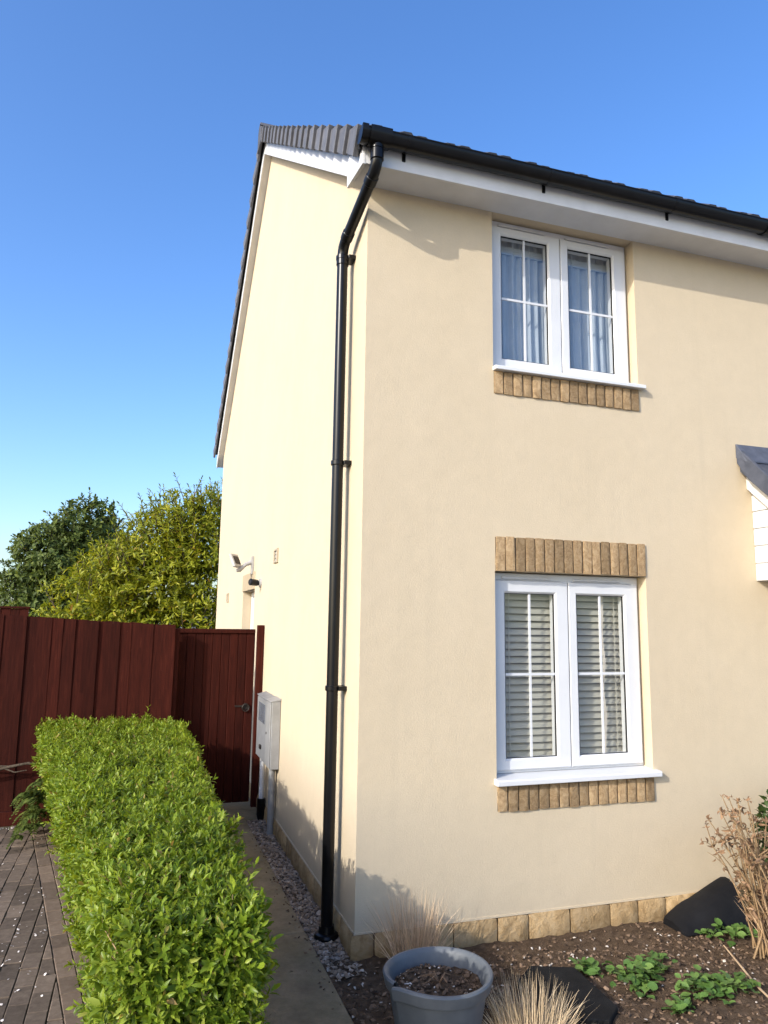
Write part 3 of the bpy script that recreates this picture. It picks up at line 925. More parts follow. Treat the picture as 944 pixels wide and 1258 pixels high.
# downpipe with swan neck
def bend(pts, r_=0.09, n=6):
    out = [Vector(pts[0])]
    for i in range(1, len(pts)-1):
        p0, p1, p2 = Vector(pts[i-1]), Vector(pts[i]), Vector(pts[i+1])
        a = p1+(p0-p1).normalized()*r_; c_ = p1+(p2-p1).normalized()*r_
        for k in range(n+1):
            s_ = k/n
            out.append(a*(1-s_)**2+p1*2*s_*(1-s_)+c_*s_**2)
    out.append(Vector(pts[-1]))
    return out
PX, PY = -0.083, 0.325
pr_ = 0.0375
dp = MB()
dp.tube(bend([(-0.042, -0.318, gz-0.085), (-0.042, -0.318, 4.625), (PX, PY, 4.400), (PX, PY, 4.20), (PX, PY, G+0.03)], 0.075), pr_, 20)
down = hp(dp, 'downpipe', M['black_pvc'], smooth='auto')
def ring(p0, p1, r_, name='collar'):
    return MB().tube([p0, p1], r_, 20).build(name, M['black_pvc'], down, smooth='auto', bevel=0.003)
ring((-0.042, -0.318, 4.735), (-0.042, -0.318, 4.665), pr_+0.006)
d_ = (Vector((PX, PY, 4.40))-Vector((-0.042, -0.318, 4.625))).normalized()
a_ = Vector((-0.042, -0.318, 4.625))
ring(a_+d_*0.075, a_+d_*0.135, pr_+0.005)
e_ = Vector((PX, PY, 4.40))
ring(e_-d_*0.14, e_-d_*0.075, pr_+0.005)
ring((PX, PY, 4.335), (PX, PY, 4.26), pr_+0.006)
for z in (4.315, 2.842, 1.362):
    cl = ring((PX, PY, z-0.016), (PX, PY, z+0.016), pr_+0.009, 'pipe_clip')
    MB().box(-0.052, 0.003, PY-0.055, PY+0.055, z-0.014, z+0.014).build('clip_plate', M['black_pvc'], cl, bevel=0.003)
MB().lathe([(0.0, G+0.004), (0.074, G+0.004), (0.077, G+0.016), (0.070, G+0.030), (0.052, G+0.036), (0.046, G+0.075), (0.0, G+0.08)], (PX, PY), 28).build('gully_collar', M['black_pvc'], down, smooth='auto')

# side door
dm = MB()
frame_ring(dm, 4.46, 5.46, 0.0, 2.15, 0.06, 0.0, 0.07, 0.006)
dm.v = [(0.11+p[1], p[0], p[2]) for p in dm.v]
sd = hp(dm, 'side_door', M['upvc'])
MB().box(0.135, 0.165, 4.52, 5.40, 0.06, 2.09).build('door_leaf', M['upvc'], sd, bevel=0.003)
MB().box(0.128, 0.134, 4.60, 5.32, 1.05, 2.03).build('door_pane', M['grey_pane'], sd)
MB().tube([(0.13, 4.60, 1.02), (0.085, 4.60, 1.02), (0.085, 4.72, 1.02)], 0.009, 8).build('door_handle', M['grey_metal'], sd)

# front door under the porch
dm = MB(); frame_ring(dm, 3.455, 4.415, 0.0, 2.115, 0.06, 0.10, 0.17, 0.006)
fd = hp(dm, 'front_door', M['upvc'])
MB().box(3.515, 4.355, 0.125, 0.16, 0.06, 2.055).build('door_leaf', M['upvc'], fd, bevel=0.003)
for zz in ((0.25, 0.85), (1.05, 1.85)):
    for xx in ((3.62, 3.89), (3.97, 4.24)):
        MB().box(xx[0], xx[1], 0.112, 0.1245, zz[0], zz[1]).build('door_panel', M['upvc'], fd, bevel=0.004)
MB().box(3.3, 4.75, -0.42, -0.03, G-0.02, G+0.12).build('doorstep', M['concrete'], fd, bevel=0.008)

# porch canopy : lean-to slates on a boarded box
PC0, PC1, PD = 3.075, 4.80, 0.72
psl = 0.92
pz = lambda y: 3.05+psl*y              # y negative outwards
cb = MB().prism([(0.0, 2.132), (0.0, pz(0)-0.09), (-PD+0.02, pz(-PD+0.02)-0.09), (-PD+0.02, 2.132)], PC0+0.045, PC1-0.045, 'x')
porch = hp(cb, 'porch_canopy', M['upvc_old'])
nbd = 0
zz = 2.130
while zz < 2.95:
    z1 = min(zz+0.132, 2.965)
    yy = [(0.0, zz), (0.0, z1)]
    ylim = lambda z: max(-PD, (z-3.05+0.075)/psl)
    q = [(-0.001, zz), (-0.001, z1), (ylim(z1), z1), (ylim(zz), zz)]
    if ylim(z1) < -0.01:
        for xa in (PC0+0.033, PC1-0.045):
            MB().prism([(q[0][0], q[0][1]+0.004), (q[1][0], q[1][1]-0.005), (q[2][0], q[2][1]-0.005), (q[3][0], q[3][1]+0.004)], xa, xa+0.0115, 'x').build('cladding_board', M['upvc_old'], porch, bevel=0.003)
    zz += 0.132
for xa in (PC0-0.008, PC1-0.012):
    MB().prism([(-0.001, pz(0)-0.215), (-0.001, pz(0)-0.085), (-PD, pz(-PD)-0.085), (-PD, pz(-PD)-0.215)], xa, xa+0.02, 'x').build('bargeboard', M['upvc_old'], porch, bevel=0.002)
MB().box(PC0, PC1, -PD-0.018, -PD+0.019, 2.128, pz(-PD)-0.06).build('fascia', M['upvc_old'], porch, bevel=0.002)
MB().prism([(-0.002, pz(0)-0.085), (-PD-0.05, pz(-PD-0.05)-0.085), (-PD-0.05, pz(-PD-0.05)-0.03), (-0.002, pz(0)-0.03)], PC0-0.06, PC1+0.06, 'x').build('roof_deck', M['slate'], porch)
pra = math.atan(psl)
pe = MB()
pe.prism([(-0.002, pz(0)-0.02), (-0.002, pz(0)+0.115), (-PD-0.06, pz(-PD-0.06)+0.04), (-PD-0.06, pz(-PD-0.06)-0.07), (-0.10, pz(-0.10)-0.07)], PC0-0.092, PC0-0.062, 'x')
pe.build('verge_trim', M['slate'], porch, bevel=0.004)
sm = MB().box(0.002, 0.248, -0.30, 0.0, -0.006, 0.006).mesh('slate', M['slate'], bevel=0.002)
for r_ in range(5):
    for k in range(8):
        y0 = -0.002 - r_*0.155*1.0
        if k == 7 and r_ % 2: continue
        x0 = PC0-0.06 + k*0.25 + (0.125 if r_ % 2 else 0)-0.06
        if x0 < PC0-0.07: x0 = PC0-0.06
        inst('slate', sm, porch, (x0, y0-0.012, pz(y0)+0.012+0.016), (pra-0.05, 0, 0))
MB().prism([(-0.001, pz(0)+0.02), (-0.001, pz(0)+0.128), (-0.012, pz(0)+0.126), (-0.10, pz(-0.10)+0.075), (-0.10, pz(-0.10)+0.062)], PC0-0.094, PC1+0.06, 'x').build('lead_flashing', M['slate'], porch, bevel=0.002)

# ------------------------------------------------------------------ things hung in the windows
bl = empty('venetian_blind', (1.516, 0.172, 0.82), 'cream horizontal slat blind behind the glass of the ground floor window', 'blind')
slm = MB()
V = []; F = []
for i in range(5):
    yy = -0.024+0.012*i; zc = 0.005*(1-((i-2)/2)**2)
    for xx in (-0.575, 0.575): V.append((xx, yy, zc))
for i in range(4): F.append((2*i, 2*i+1, 2*i+3, 2*i+2))
slm.add(V, F)
sme = slm.mesh('slat', M['slat'], smooth=True)
zz = 0.06
while zz < 1.24:
    inst('slat', sme, bl, (random.uniform(-.002, .002), 0, zz), (R(58)+random.gauss(0, .03), random.gauss(0, .0012), 0))
    zz += 0.0475
MB().box(-0.58, 0.58, -0.022, 0.022, 1.24, 1.29).build('headrail', M['slat'], bl, bevel=0.003)
MB().box(-0.58, 0.58, -0.02, 0.02, 0.012, 0.030).build('bottom_rail', M['slat'], bl, bevel=0.003)
for xx in (-0.42, 0.0, 0.42):
    MB().box(xx-0.003, xx+0.003, -0.028, -0.026, 0.03, 1.25).build('ladder_tape', M['slat'], bl)
for q_ in (0.312, 0.322):
    MB().tube([(q_+0.008*math.sin(k*0.9), -0.034-0.004*math.cos(k*1.3), 1.25-k*0.06) for k in range(21)], 0.0035, 6).build('pull_cord', M['cord'], bl)

def curtain(x0, x1, ph, lab):
    N = 90
    V = []; F = []
    for j in range(13):
        z = 3.56 + j*(4.66-3.56)/12
        for i in range(N+1):
            u = i/N; xx = x0+(x1-x0)*u
            fo = 0.018*math.sin(u*52+ph+0.5*math.sin(j*.35)) + 0.010*math.sin(u*23+ph*2) + 0.006*math.sin(u*97+1)
            V.append((xx, 0.205+fo*(0.7+0.3*(1-j/12)), z))
    for j in range(12):
        for i in range(N):
            a = j*(N+1)+i
            F.append((a, a+1, a+N+2, a+N+1))
    mb = MB(); mb.add(V, F)
    o = mb.build('net_curtain', M['net'], None, smooth=True, fix=False)
    # head tape
    MB().box(x0, x1, 0.19, 0.20, 4.50, 4.56).build('heading_tape', M['net'], o)
    return tag(o, lab, 'curtain')
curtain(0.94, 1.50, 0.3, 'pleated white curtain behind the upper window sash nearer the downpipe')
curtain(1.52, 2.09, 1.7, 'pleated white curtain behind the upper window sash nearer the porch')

# ------------------------------------------------------------------ things fixed to the gable wall
# utility boxes
mb1 = empty('meter_box', (-0.045, 2.62, 0.445), 'narrow pale meter box standing proud of the gable wall beside the wider grey one', 'meter box')
MB().box(-0.040, 0.044, -0.12, 0.12, 0.0, 0.605).build('body', M['meter'], mb1, bevel=0.006)
MB().box(-0.052, -0.0405, -0.112, 0.112, 0.012, 0.59).build('door', M['meter'], mb1, bevel=0.004)
MB().prism([(-0.056, 0.598), (-0.056, 0.606), (0.044, 0.630), (0.044, 0.6055)], -0.124, 0.124, 'y').build('cap', M['meter'], mb1, bevel=0.003)
MB().tube([(-0.056, 0.07, 0.30), (-0.050, 0.07, 0.30)], 0.012, 12).build('lock', M['iron'], mb1)
mb2 = empty('meter_box', (-0.045, 3.05, 0.44), 'wide dull grey meter box with smoky pane mounted next to the gate post', 'meter box')
MB().box(-0.030, 0.044, -0.29, 0.29, 0.0, 0.60).build('body', M['meter_grey'], mb2, bevel=0.006)
MB().box(-0.043, -0.0305, -0.28, 0.28, 0.012, 0.585).build('door', M['meter_grey'], mb2, bevel=0.004)
MB().box(-0.047, -0.0435, -0.20, 0.16, 0.36, 0.54).build('viewing_pane', M['grey_pane'], mb2, bevel=0.002)
MB().box(-0.062, -0.0435, -0.06, 0.0, 0.11, 0.15).build('latch', M['iron'], mb2, bevel=0.004)
MB().prism([(-0.048, 0.594), (-0.048, 0.602), (0.044, 0.628), (0.044, 0.601)], -0.294, 0.294, 'y').build('cap', M['meter_grey'], mb2, bevel=0.003)
c1 = MB().tube([(-0.045, 2.60, 0.452), (-0.045, 2.60, G-0.02)], 0.030, 16).build('conduit', M['meter'], None, smooth='auto')
tag(c1, 'thick pale conduit running from the narrow meter box into gravel', 'pipe')
c2 = empty('conduit', (-0.05, 3.12, G), 'thin white conduit with black boot below the wide grey meter box', 'pipe')
MB().tube([(0, 0, 0.585), (0, 0, 0.14)], 0.024, 14).build('pipe', M['upvc'], c2, smooth='auto')
MB().tube([(0, 0, 0.20), (0, 0, 0.05), (0, 0, -0.01)], [0.040, 0.042, 0.028], 14).build('boot', M['black_pvc'], c2, smooth='auto')

# flood light with sensor
fl = empty('floodlight', (0, 4.62, 2.44), 'grey square floodlight on a bracket above the side door', 'floodlight')
MB().box(-0.028, 0.0, -0.035, 0.035, -0.10, 0.12).build('back_plate', M['grey_metal'], fl, bevel=0.004)
MB().tube([(-0.02, 0, 0.05), (-0.09, 0, 0.02), (-0.15, -0.01, -0.03)], [0.03, 0.024, 0.018], 10).build('arm', M['grey_metal'], fl, smooth='auto')
hd = MB().box(-0.022, 0.022, -0.085, 0.085, -0.085, 0.085).build('lamp_head', M['grey_metal'], fl, bevel=0.008)
hd.location = (-0.225, -0.01, 0.055); hd.rotation_euler = (0, R(-24), R(-35))
MB().box(-0.026, -0.0225, -0.068, 0.068, -0.068, 0.068).build('lens', M['meter'], hd, bevel=0.002)
MB().box(0.0225, 0.030, -0.06, 0.06, -0.05, 0.05).build('heat_sink', M['iron'], hd, bevel=0.002)
MB().tube([(-0.13, -0.01, -0.02), (-0.17, -0.02, -0.055), (-0.21, -0.03, -0.062)], [0.022, 0.026, 0.020], 10).build('sensor', M['grey_metal'], fl, smooth='auto')
# small wall camera
wc = empty('wall_camera', (0, 3.97, 2.205), 'small black camera on a pale round base beside the door lintel', 'camera')
MB().tube([(0, 0, 0), (-0.022, 0, 0)], [0.055, 0.050], 20).build('base', M['grey_metal'], wc, smooth='auto')
MB().tube([(-0.02, 0, -0.01), (-0.06, 0, 0.0)], 0.018, 10).build('neck', M['black_pvc'], wc, smooth='auto')
MB().tube([(-0.04, 0.02, 0.0), (-0.13, -0.03, 0.008)], [0.036, 0.040], 18).build('head', M['black_pvc'], wc, smooth='auto', bevel=0.006)
MB().tube([(-0.1285, -0.0295, 0.008), (-0.134, -0.0325, 0.0085)], [0.026, 0.024], 18).build('lens', M['seal'], wc, smooth='auto')
# little wall vents
for (yy, zz, lab) in ((3.02, 2.437, 'little upright slotted vent on the gable wall above the meter boxes'), (7.19, 2.125, 'little upright slotted vent on the gable wall beyond the side door')):
    v_ = empty('wall_vent', (0, yy, zz), lab, 'vent')
    mbv = MB(); frame_ring(mbv, -0.10, 0.10, -0.072, 0.072, 0.022, 0.0, 0.022, 0.002)
    mbv.v = [(-0.018+p[1]*0.9, p[0], p[2]) for p in mbv.v]
    mbv.build('frame', M['vent'], v_)
    MB().box(-0.0035, -0.001, -0.08, 0.08, -0.052, 0.052).build('opening', M['grey_metal'], v_)
    for k in range(2):
        MB().box(-0.012, -0.004, -0.078, 0.078, -0.020+0.04*k-0.004, -0.020+0.04*k+0.004).build('slat', M['vent'], v_)

# ------------------------------------------------------------------ fence, gate
fen = empty('fence', (-0.96, 3.55, G), 'red brown upright board fence with gravel board behind the hedge', 'fence')
FT = lambda X: 1.722 - 0.053*(X+0.955)           # top line
bw = 0.106
def feather(w_, h_, top_tilt, seed):
    """feather-edge board, thick edge at +x side"""
    rs = random.Random(seed)
    V = []; F = []
    n = 6
    for j in range(n+1):
        z = h_*j/n
        wob = rs.uniform(-.0012, .0012); yb = rs.uniform(-.0015, .0015)
        zt_ = (0 if j < n else 1)
        V += [(0+wob, -0.005+yb, z+0*zt_), (w_+wob, -0.0105+yb, z+top_tilt*zt_), (w_+wob, -0.001+yb, z+top_tilt*zt_), (0+wob, -0.001+yb, z)]
    for j in range(n):
        a = j*4
        for k in range(4):
            F.append((a+k, a+(k+1) % 4, a+4+(k+1) % 4, a+4+k))
    F += [(3, 2, 1, 0), (n*4, n*4+1, n*4+2, n*4+3)]
    mb = MB(); mb.add(V, F)
    return mb.mesh('board', M['timber'], smooth=False)
k = 0
X = -0.955-bw
zb0 = -0.012
while X > -6.3:
    top = FT(X) + random.uniform(-.006, .006)
    me = feather(bw+0.028, top-zb0, -0.053*bw, k)
    inst('board', me, fen, (X+0.96, random.uniform(-.004, .004), zb0-G), (random.gauss(0, .003), random.gauss(0, .003), 0))
    X -= bw+random.uniform(-.008, .006); k += 1
for p_ in (-0.93, -2.75, -4.55, -6.35):
    MB().box(p_-0.05+0.96, p_+0.05+0.96, 0.012, 0.10, -0.1, FT(p_)-G-0.03).build('post', M['timber'], fen, bevel=0.004)
for a, c_ in ((-2.74, -0.96), (-4.54, -2.76), (-6.34, -4.56)):
    MB().box(a+0.96, c_+0.96, -0.016, 0.018, -0.06, zb0-G-0.004).build('gravel_board', M['timber'], fen, bevel=0.003)
    for zr in (0.25, 0.95, 1.55):
        MB().box(a+0.96, c_+0.96, 0.0035, 0.045, zr, zr+0.08).build('rail', M['timber'], fen)

gate = empty('gate', (-0.50, 3.74, G), 'red brown board gate with ring latch next to the house wall', 'gate')
g0, g1 = -0.885, -0.082
ngb = 9; gw = (g1-g0)/ngb
for k in range(ngb):
    h_ = 1.655-(-0.10)+random.uniform(-.004, .004)
    wv = gw-0.0004
    mbb = MB().box(0, wv, -0.022, 0.0, 0, h_)
    o = mbb.build('board', M['timber'], gate, bevel=0.006)
    o.location = (g0+k*gw+0.50+0.002, random.uniform(-.003, .003), -0.10-G)
MB().box(g0+0.49, g1+0.50, -0.040, 0.012, 1.644-G, 1.69-G).build('capping_rail', M['timber'], gate, bevel=0.004)
MB().box(g0+0.50, g1+0.50, 0.004, 0.04, 0.15-G, 0.26-G).build('ledge', M['timber'], gate)
MB().box(g0+0.50, g1+0.50, 0.004, 0.04, 1.35-G, 1.46-G).build('ledge', M['timber'], gate)
la = MB()
la.tube([(0, -0.022, 0), (0, -0.030, 0)], 0.034, 18)
rg = [(0.036*math.cos(a), -0.042, -0.012+0.036*math.sin(a)) for a in [2*math.pi*i/20 for i in range(21)]]
la.tube(rg, 0.0065, 8, caps=False)
la.tube([(0, -0.024, 0.02), (0, -0.05, 0.025)], 0.008, 8)
la.box(-0.115, -0.03, -0.034, -0.022, -0.004, 0.012)
lo = la.build('ring_latch', M['iron'], gate, smooth='auto'); lo.location = (-0.155+0.50, 0, 0.876-G)
gp = MB().box(-0.074, -0.004, 3.59, 3.665, G-0.05, 1.735).build('gate_post', M['timber'], None, bevel=0.004)
tag(gp, 'slim brown timber post fixed to the gable wall beside the gate', 'post')

# a neighbour's fence further back
nf = empty('fence', (-4.0, 9.0, G), 'dull brown fence top showing over the nearer board fence', 'fence')
for k in range(20):
    inst('board', feather(0.145, 2.03+random.uniform(-.01, .01), 0, 300+k), nf, (-1.75+k*0.136, 0, 0.02))
MB().box(-1.76, 1.0, -0.03, 0.03, 2.055, 2.09).build('capping_rail', M['timber'], nf, bevel=0.004)

# ------------------------------------------------------------------ hedge
HT = 0.775
HX1 = -0.815                                     # edge along the path
hxl = lambda y: -1.33 - (y+1.5)*0.163           # edge along the driveway
HY0, HY1 = -1.74, 3.44
ucut = lambda y: 0.05+0.15*min(1, max(0, (y+1.7)/2.6))      # drawn in at the foot
def hedge_surf(n, rs):
    """random points + normals on a rounded wedge"""
    P_ = []; N_ = []
    rr = 0.13
    for _ in range(n):
        f_ = rs.random()
        y = rs.uniform(HY0, HY1); xl = hxl(y); xr = HX1 + 0.02*noise.noise((y*1.3, 4.0, 1.0))
        if f_ < 0.50:            # top
            x = rs.uniform(xl, xr); z = HT
            nrm = Vector((0, 0, 1))
        elif f_ < 0.70:          # path side
            x = xr; z = G+0.06 + (HT-G-0.06)*rs.random()**0.7; nrm = Vector((1, 0, 0))
        elif f_ < 0.86:          # drive side
            z = G+0.08 + (HT-G-0.08)*rs.random()**0.7; x = xl + ucut(y)*(HT-z)/(HT-G); nrm = Vector((-1, -0.14, -0.2))
        elif f_ < 0.965:         # near end
            y = HY0; z = G+0.1 + (HT-G-0.1)*rs.random()**0.8; x = rs.uniform(hxl(y) + ucut(y)*(HT-z)/(HT-G), HX1); nrm = Vector((0, -1, 0))
        else:
            y = HY1; x = rs.uniform(hxl(y), HX1); z = rs.uniform(0.3, HT); nrm = Vector((0, 1, 0))
        P_.append((x, y, z)); N_.append(tuple(nrm))
    P_ = np.array(P_); N_ = np.array(N_, float)
    # round the edges: pull points towards an inset core, keep distance rr
    xl = -1.33-(P_[:, 1]+1.5)*0.163 + (0.05+0.15*np.clip((P_[:, 1]+1.7)/2.6, 0, 1))*(HT-P_[:, 2])/(HT-G)
    core = np.stack([np.clip(P_[:, 0], xl+rr, HX1-rr), np.clip(P_[:, 1], HY0+rr, HY1-rr), np.minimum(P_[:, 2], HT-rr)], 1)
    d = P_-core
    # points whose offset is only one axis keep their normal
    dn = unit(d + N_*1e-3)
    P2 = core + dn*rr
    return P2, dn
class RS(random.Random): pass
rs = RS(5)
NS = 9600
P_, N_ = hedge_surf(NS, rs)
# clipped but uneven surface: gentle humps
hump = np.array([0.045*noise.noise((p[0]*2.6, p[1]*2.6, p[2]*2.6)) + 0.022*noise.noise((p[0]*8, p[1]*8, p[2]*8)) for p in P_])
P_ = P_ + N_*hump[:, None] - N_*rng.random((NS, 1))**1.5*0.075
# droopier, bulging skirt on the driveway side far end
ax = unit(N_*0.55 + np.array([0, 0, 0.62])[None] + rng.normal(0, 0.40, (NS, 3)))
KL = 10
# holes and thin patches where twigs show, taller new shoots elsewhere
gap = np.array([noise.noise((p[0]*6.5+9, p[1]*6.5, p[2]*6.5)) for p in P_])
keep = (gap > -0.42) | (rng.random(NS) < 0.25)
P_, N_, ax, gap = P_[keep], N_[keep], ax[keep], gap[keep]
NS = len(P_)
vig = np.clip(1.0 + 0.25*gap + rng.normal(0, 0.14, NS), 0.65, 1.35)
sh_len = rng.uniform(0.035, 0.085, NS)*vig
tall = rng.random(NS) < 0.035
sh_len = np.where(tall, sh_len*1.5, sh_len)
a0 = unit(np.cross(ax, rng.normal(0, 1, (NS, 3)))); b0 = np.cross(ax, a0)
pos = []; dr = []; nr = []; LL = []; WW = []
for k in range(KL):
    th = k*2.399 + rng.uniform(-.3, .3, NS)
    rad = a0*np.cos(th)[:, None] + b0*np.sin(th)[:, None]
    h = (k+0.5)/KL
    elev = np.radians(18 + 50*h + rng.uniform(-14, 14, NS))
    dd = rad*np.cos(elev)[:, None] + ax*np.sin(elev)[:, None]
    nn = ax*np.cos(elev)[:, None] - rad*np.sin(elev)[:, None]
    pos.append(P_ + ax*(sh_len*h)[:, None]); dr.append(dd); nr.append(nn)
    l_ = rng.uniform(0.032, 0.058, NS)*(1.0-0.34*h)*vig
    LL.append(l_); WW.append(l_*rng.uniform(0.30, 0.42, NS))
pos = np.concatenate(pos); dr = np.concatenate(dr); nr = np.concatenate(nr); LL = np.concatenate(LL); WW = np.concatenate(WW)
hedge = empty('hedge', (-1.3, 0.7, G), 'clipped bright green box hedge between the driveway and the side path', 'hedge')
V_, F_ = leaf_arrays(pos, dr, nr, LL, WW, 0.16, 0.20)
V_ -= np.array((-1.3, 0.7, G))
tag(np_mesh('foliage', V_, F_, M['hedge_leaf'], hedge), kind='stuff')
# clipped twig ends
tg = MB()
for k in range(420):
    i_ = rs.randrange(NS); p = Vector(P_[i_]) - Vector((-1.3, 0.7, G)); n_v = Vector(ax[i_])
    tg.tube([p - n_v*0.09, p + Vector((rs.gauss(0, .012), rs.gauss(0, .012), 0)), p + n_v*rs.uniform(0.02, 0.075)], [0.0028, 0.0024, 0.0016], 4)
tag(tg.build('twigs', M['dead_stem'], hedge, fix=False), kind='stuff')
# solid core for inner twigs and leaves, their shade put into its colour
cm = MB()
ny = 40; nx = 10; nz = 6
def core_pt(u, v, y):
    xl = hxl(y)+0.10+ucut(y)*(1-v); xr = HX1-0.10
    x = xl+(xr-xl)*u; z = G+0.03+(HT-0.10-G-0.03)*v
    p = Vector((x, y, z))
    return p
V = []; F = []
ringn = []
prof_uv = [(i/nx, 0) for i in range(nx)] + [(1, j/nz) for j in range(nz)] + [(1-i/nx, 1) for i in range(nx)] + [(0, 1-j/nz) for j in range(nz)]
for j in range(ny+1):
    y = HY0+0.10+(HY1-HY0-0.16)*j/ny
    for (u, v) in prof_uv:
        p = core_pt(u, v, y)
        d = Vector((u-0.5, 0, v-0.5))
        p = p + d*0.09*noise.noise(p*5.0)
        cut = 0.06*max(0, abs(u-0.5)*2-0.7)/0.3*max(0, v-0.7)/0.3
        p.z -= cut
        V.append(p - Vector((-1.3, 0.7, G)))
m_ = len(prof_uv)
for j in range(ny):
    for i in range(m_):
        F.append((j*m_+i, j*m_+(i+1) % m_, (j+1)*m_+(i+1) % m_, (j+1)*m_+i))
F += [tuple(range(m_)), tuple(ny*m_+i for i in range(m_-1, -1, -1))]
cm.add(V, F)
cm.build('shaded_twig_core', M['hedge_core'], hedge, smooth=True)
# dark straggling strands at the far driveway corner
st = empty('fern', (-2.06, 3.02, G), 'dark green straggly fern at the foot of the hedge by the fence', 'fern')
ps = []; ds = []; ns = []; ls = []; ws = []
for k in range(46):
    a = rs.uniform(2.4, 5.2); ln = rs.uniform(0.25, 0.55)
    p = Vector((rs.uniform(-.05, .08), rs.uniform(-.35, .3), rs.uniform(0.05, 0.5)))
    d = Vector((math.cos(a)*0.8, math.sin(a)*0.5, 0.5))
    for s_ in range(14):
        q = p + d*ln*0.5*s_/14; q.z -= 0.35*ln*(s_/14)**2*1.6
        if q.z < 0.02: break
        for sgn in (-1, 1):
            ps.append(q); ds.append(Vector((d.x*0.5 - d.y*sgn, d.y*0.5+d.x*sgn, -0.15))); ns.append((0, 0, 1)); ls.append(0.075*(1-s_/18)); ws.append(0.022)
V_, F_ = leaf_arrays(np.array(ps), np.array(ds), np.array(ns, float)+rng.normal(0, .2, (len(ns), 3)), np.array(ls), np.array(ws), 0.1, 0.2)
tag(np_mesh('foliage', V_, F_, M['dark_leaf'], st), kind='stuff')

# ------------------------------------------------------------------ trees beyond the fence
def tree(name, loc, lobes, n, Lr, wr, m, label, trunk_h, trunk_r, seed, up=0.25, cluster=7, group=None, sprays=0):
    lim2 = MB()
    r_ = np.random.default_rng(seed); q = random.Random(seed)
    root = empty(name, loc, label, 'tree', group)
    tb = MB()
    ps = [(0, 0, -0.05), (0.04, 0.02, trunk_h*0.5), (-0.03, 0.03, trunk_h)]
    tb.tube(ps, [trunk_r, trunk_r*0.8, trunk_r*0.6], 10)
    trunk = tb.build('trunk', M['bark'], root, smooth='auto')
    lim = MB()
    for (c_, r0) in lobes:
        s_ = Vector((0, 0, trunk_h*q.uniform(0.5, 0.98)))
        e = Vector(c_)
        mid = (s_+e)/2 + Vector((q.uniform(-.15, .15), q.uniform(-.15, .15), -0.1))
        lim.tube([s_, mid, e], [trunk_r*0.45, trunk_r*0.28, trunk_r*0.08], 7)
    lim.build('limbs', M['bark'], root, smooth='auto')
    C_ = np.array([l[0] for l in lobes], float); Rr = np.array([l[1] for l in lobes], float)
    wgt = Rr**2/np.sum(Rr**2)
    nc = n//cluster
    idx = r_.choice(len(lobes), nc, p=wgt)
    dirs = unit(r_.normal(0, 1, (nc, 3)))
    rad = Rr[idx]*(0.45+0.62*r_.random(nc)**0.55)
    # uneven outline
    lump = np.array([noise.noise(Vector(d_*2.2)+Vector((i_*3.1, 0, seed))) for d_, i_ in zip(dirs, idx)])
    rad = rad*(1+0.28*lump)
    cen = C_[idx] + dirs*rad[:, None]*np.array([1, 1, 0.95])
    keep = cen[:, 2] > 0.25
    cen = cen[keep]; dirs = dirs[keep]; nc = len(cen)
    ax = unit(dirs*0.8 + np.array([0, 0, up]) + r_.normal(0, 0.45, (nc, 3)))
    a0 = unit(np.cross(ax, r_.normal(0, 1, (nc, 3)))); b0 = np.cross(ax, a0)
    pos = []; dr = []; nr = []; LL = []
    for k in range(cluster):
        th = k*2.399+r_.uniform(-.4, .4, nc)
        radv = a0*np.cos(th)[:, None]+b0*np.sin(th)[:, None]
        el = np.radians(r_.uniform(5, 65, nc))
        dd = radv*np.cos(el)[:, None]+ax*np.sin(el)[:, None]
        nn = ax*np.cos(el)[:, None]-radv*np.sin(el)[:, None]
        l_ = r_.uniform(Lr[0], Lr[1], nc)
        pos.append(cen+ax*(r_.uniform(0, Lr[1], nc))[:, None]); dr.append(dd); nr.append(nn); LL.append(l_)
    pos = np.concatenate(pos); dr = np.concatenate(dr); nr = np.concatenate(nr); LL = np.concatenate(LL)
    # loose leafy sprays that break the outline
    sp_, sd_, sn_, sl_2 = [], [], [], []
    for _ in range(sprays):
        i_ = q.randrange(len(lobes)); c_ = Vector(lobes[i_][0]); r0 = lobes[i_][1]
        d_ = Vector((q.gauss(0, 1), q.gauss(0, 1), abs(q.gauss(0.5, .7)))).normalized()
        p = c_ + d_*r0*0.85
        g_ = (d_*0.7 + Vector((q.gauss(0, .3), q.gauss(0, .3), 0.75))).normalized()*q.uniform(0.3, 0.62)
        lim2.tube([p-g_*0.3, p+g_*0.5, p+g_], [0.012, 0.008, 0.003], 5)
        for k in range(13):
            f_ = k/12
            sp_.append(p+g_*f_); a_ = k*2.4+q.uniform(-.4, .4)
            o_ = g_.orthogonal().normalized(); o2_ = g_.normalized().cross(o_)
            sd_.append((o_*math.cos(a_)+o2_*math.sin(a_))*(1-0.5*f_)+g_.normalized()*(0.5+0.6*f_)+Vector((0, 0, -0.1)))
            sn_.append(g_.normalized()); sl_2.append(q.uniform(Lr[0], Lr[1])*(1.05-0.3*f_))
    if sprays:
        lim2.build('twigs', M['bark'], root)
        pos = np.concatenate([pos, np.array(sp_)]); dr = np.concatenate([dr, np.array(sd_)]); nr = np.concatenate([nr, np.array(sn_)]); LL = np.concatenate([LL, np.array(sl_2)])
    V_, F_ = leaf_arrays(pos, dr, nr, LL, LL*wr, 0.15, 0.25, fine=True)
    tag(np_mesh('crown', V_, F_, m, root), kind='stuff')
    return root
zg = -G
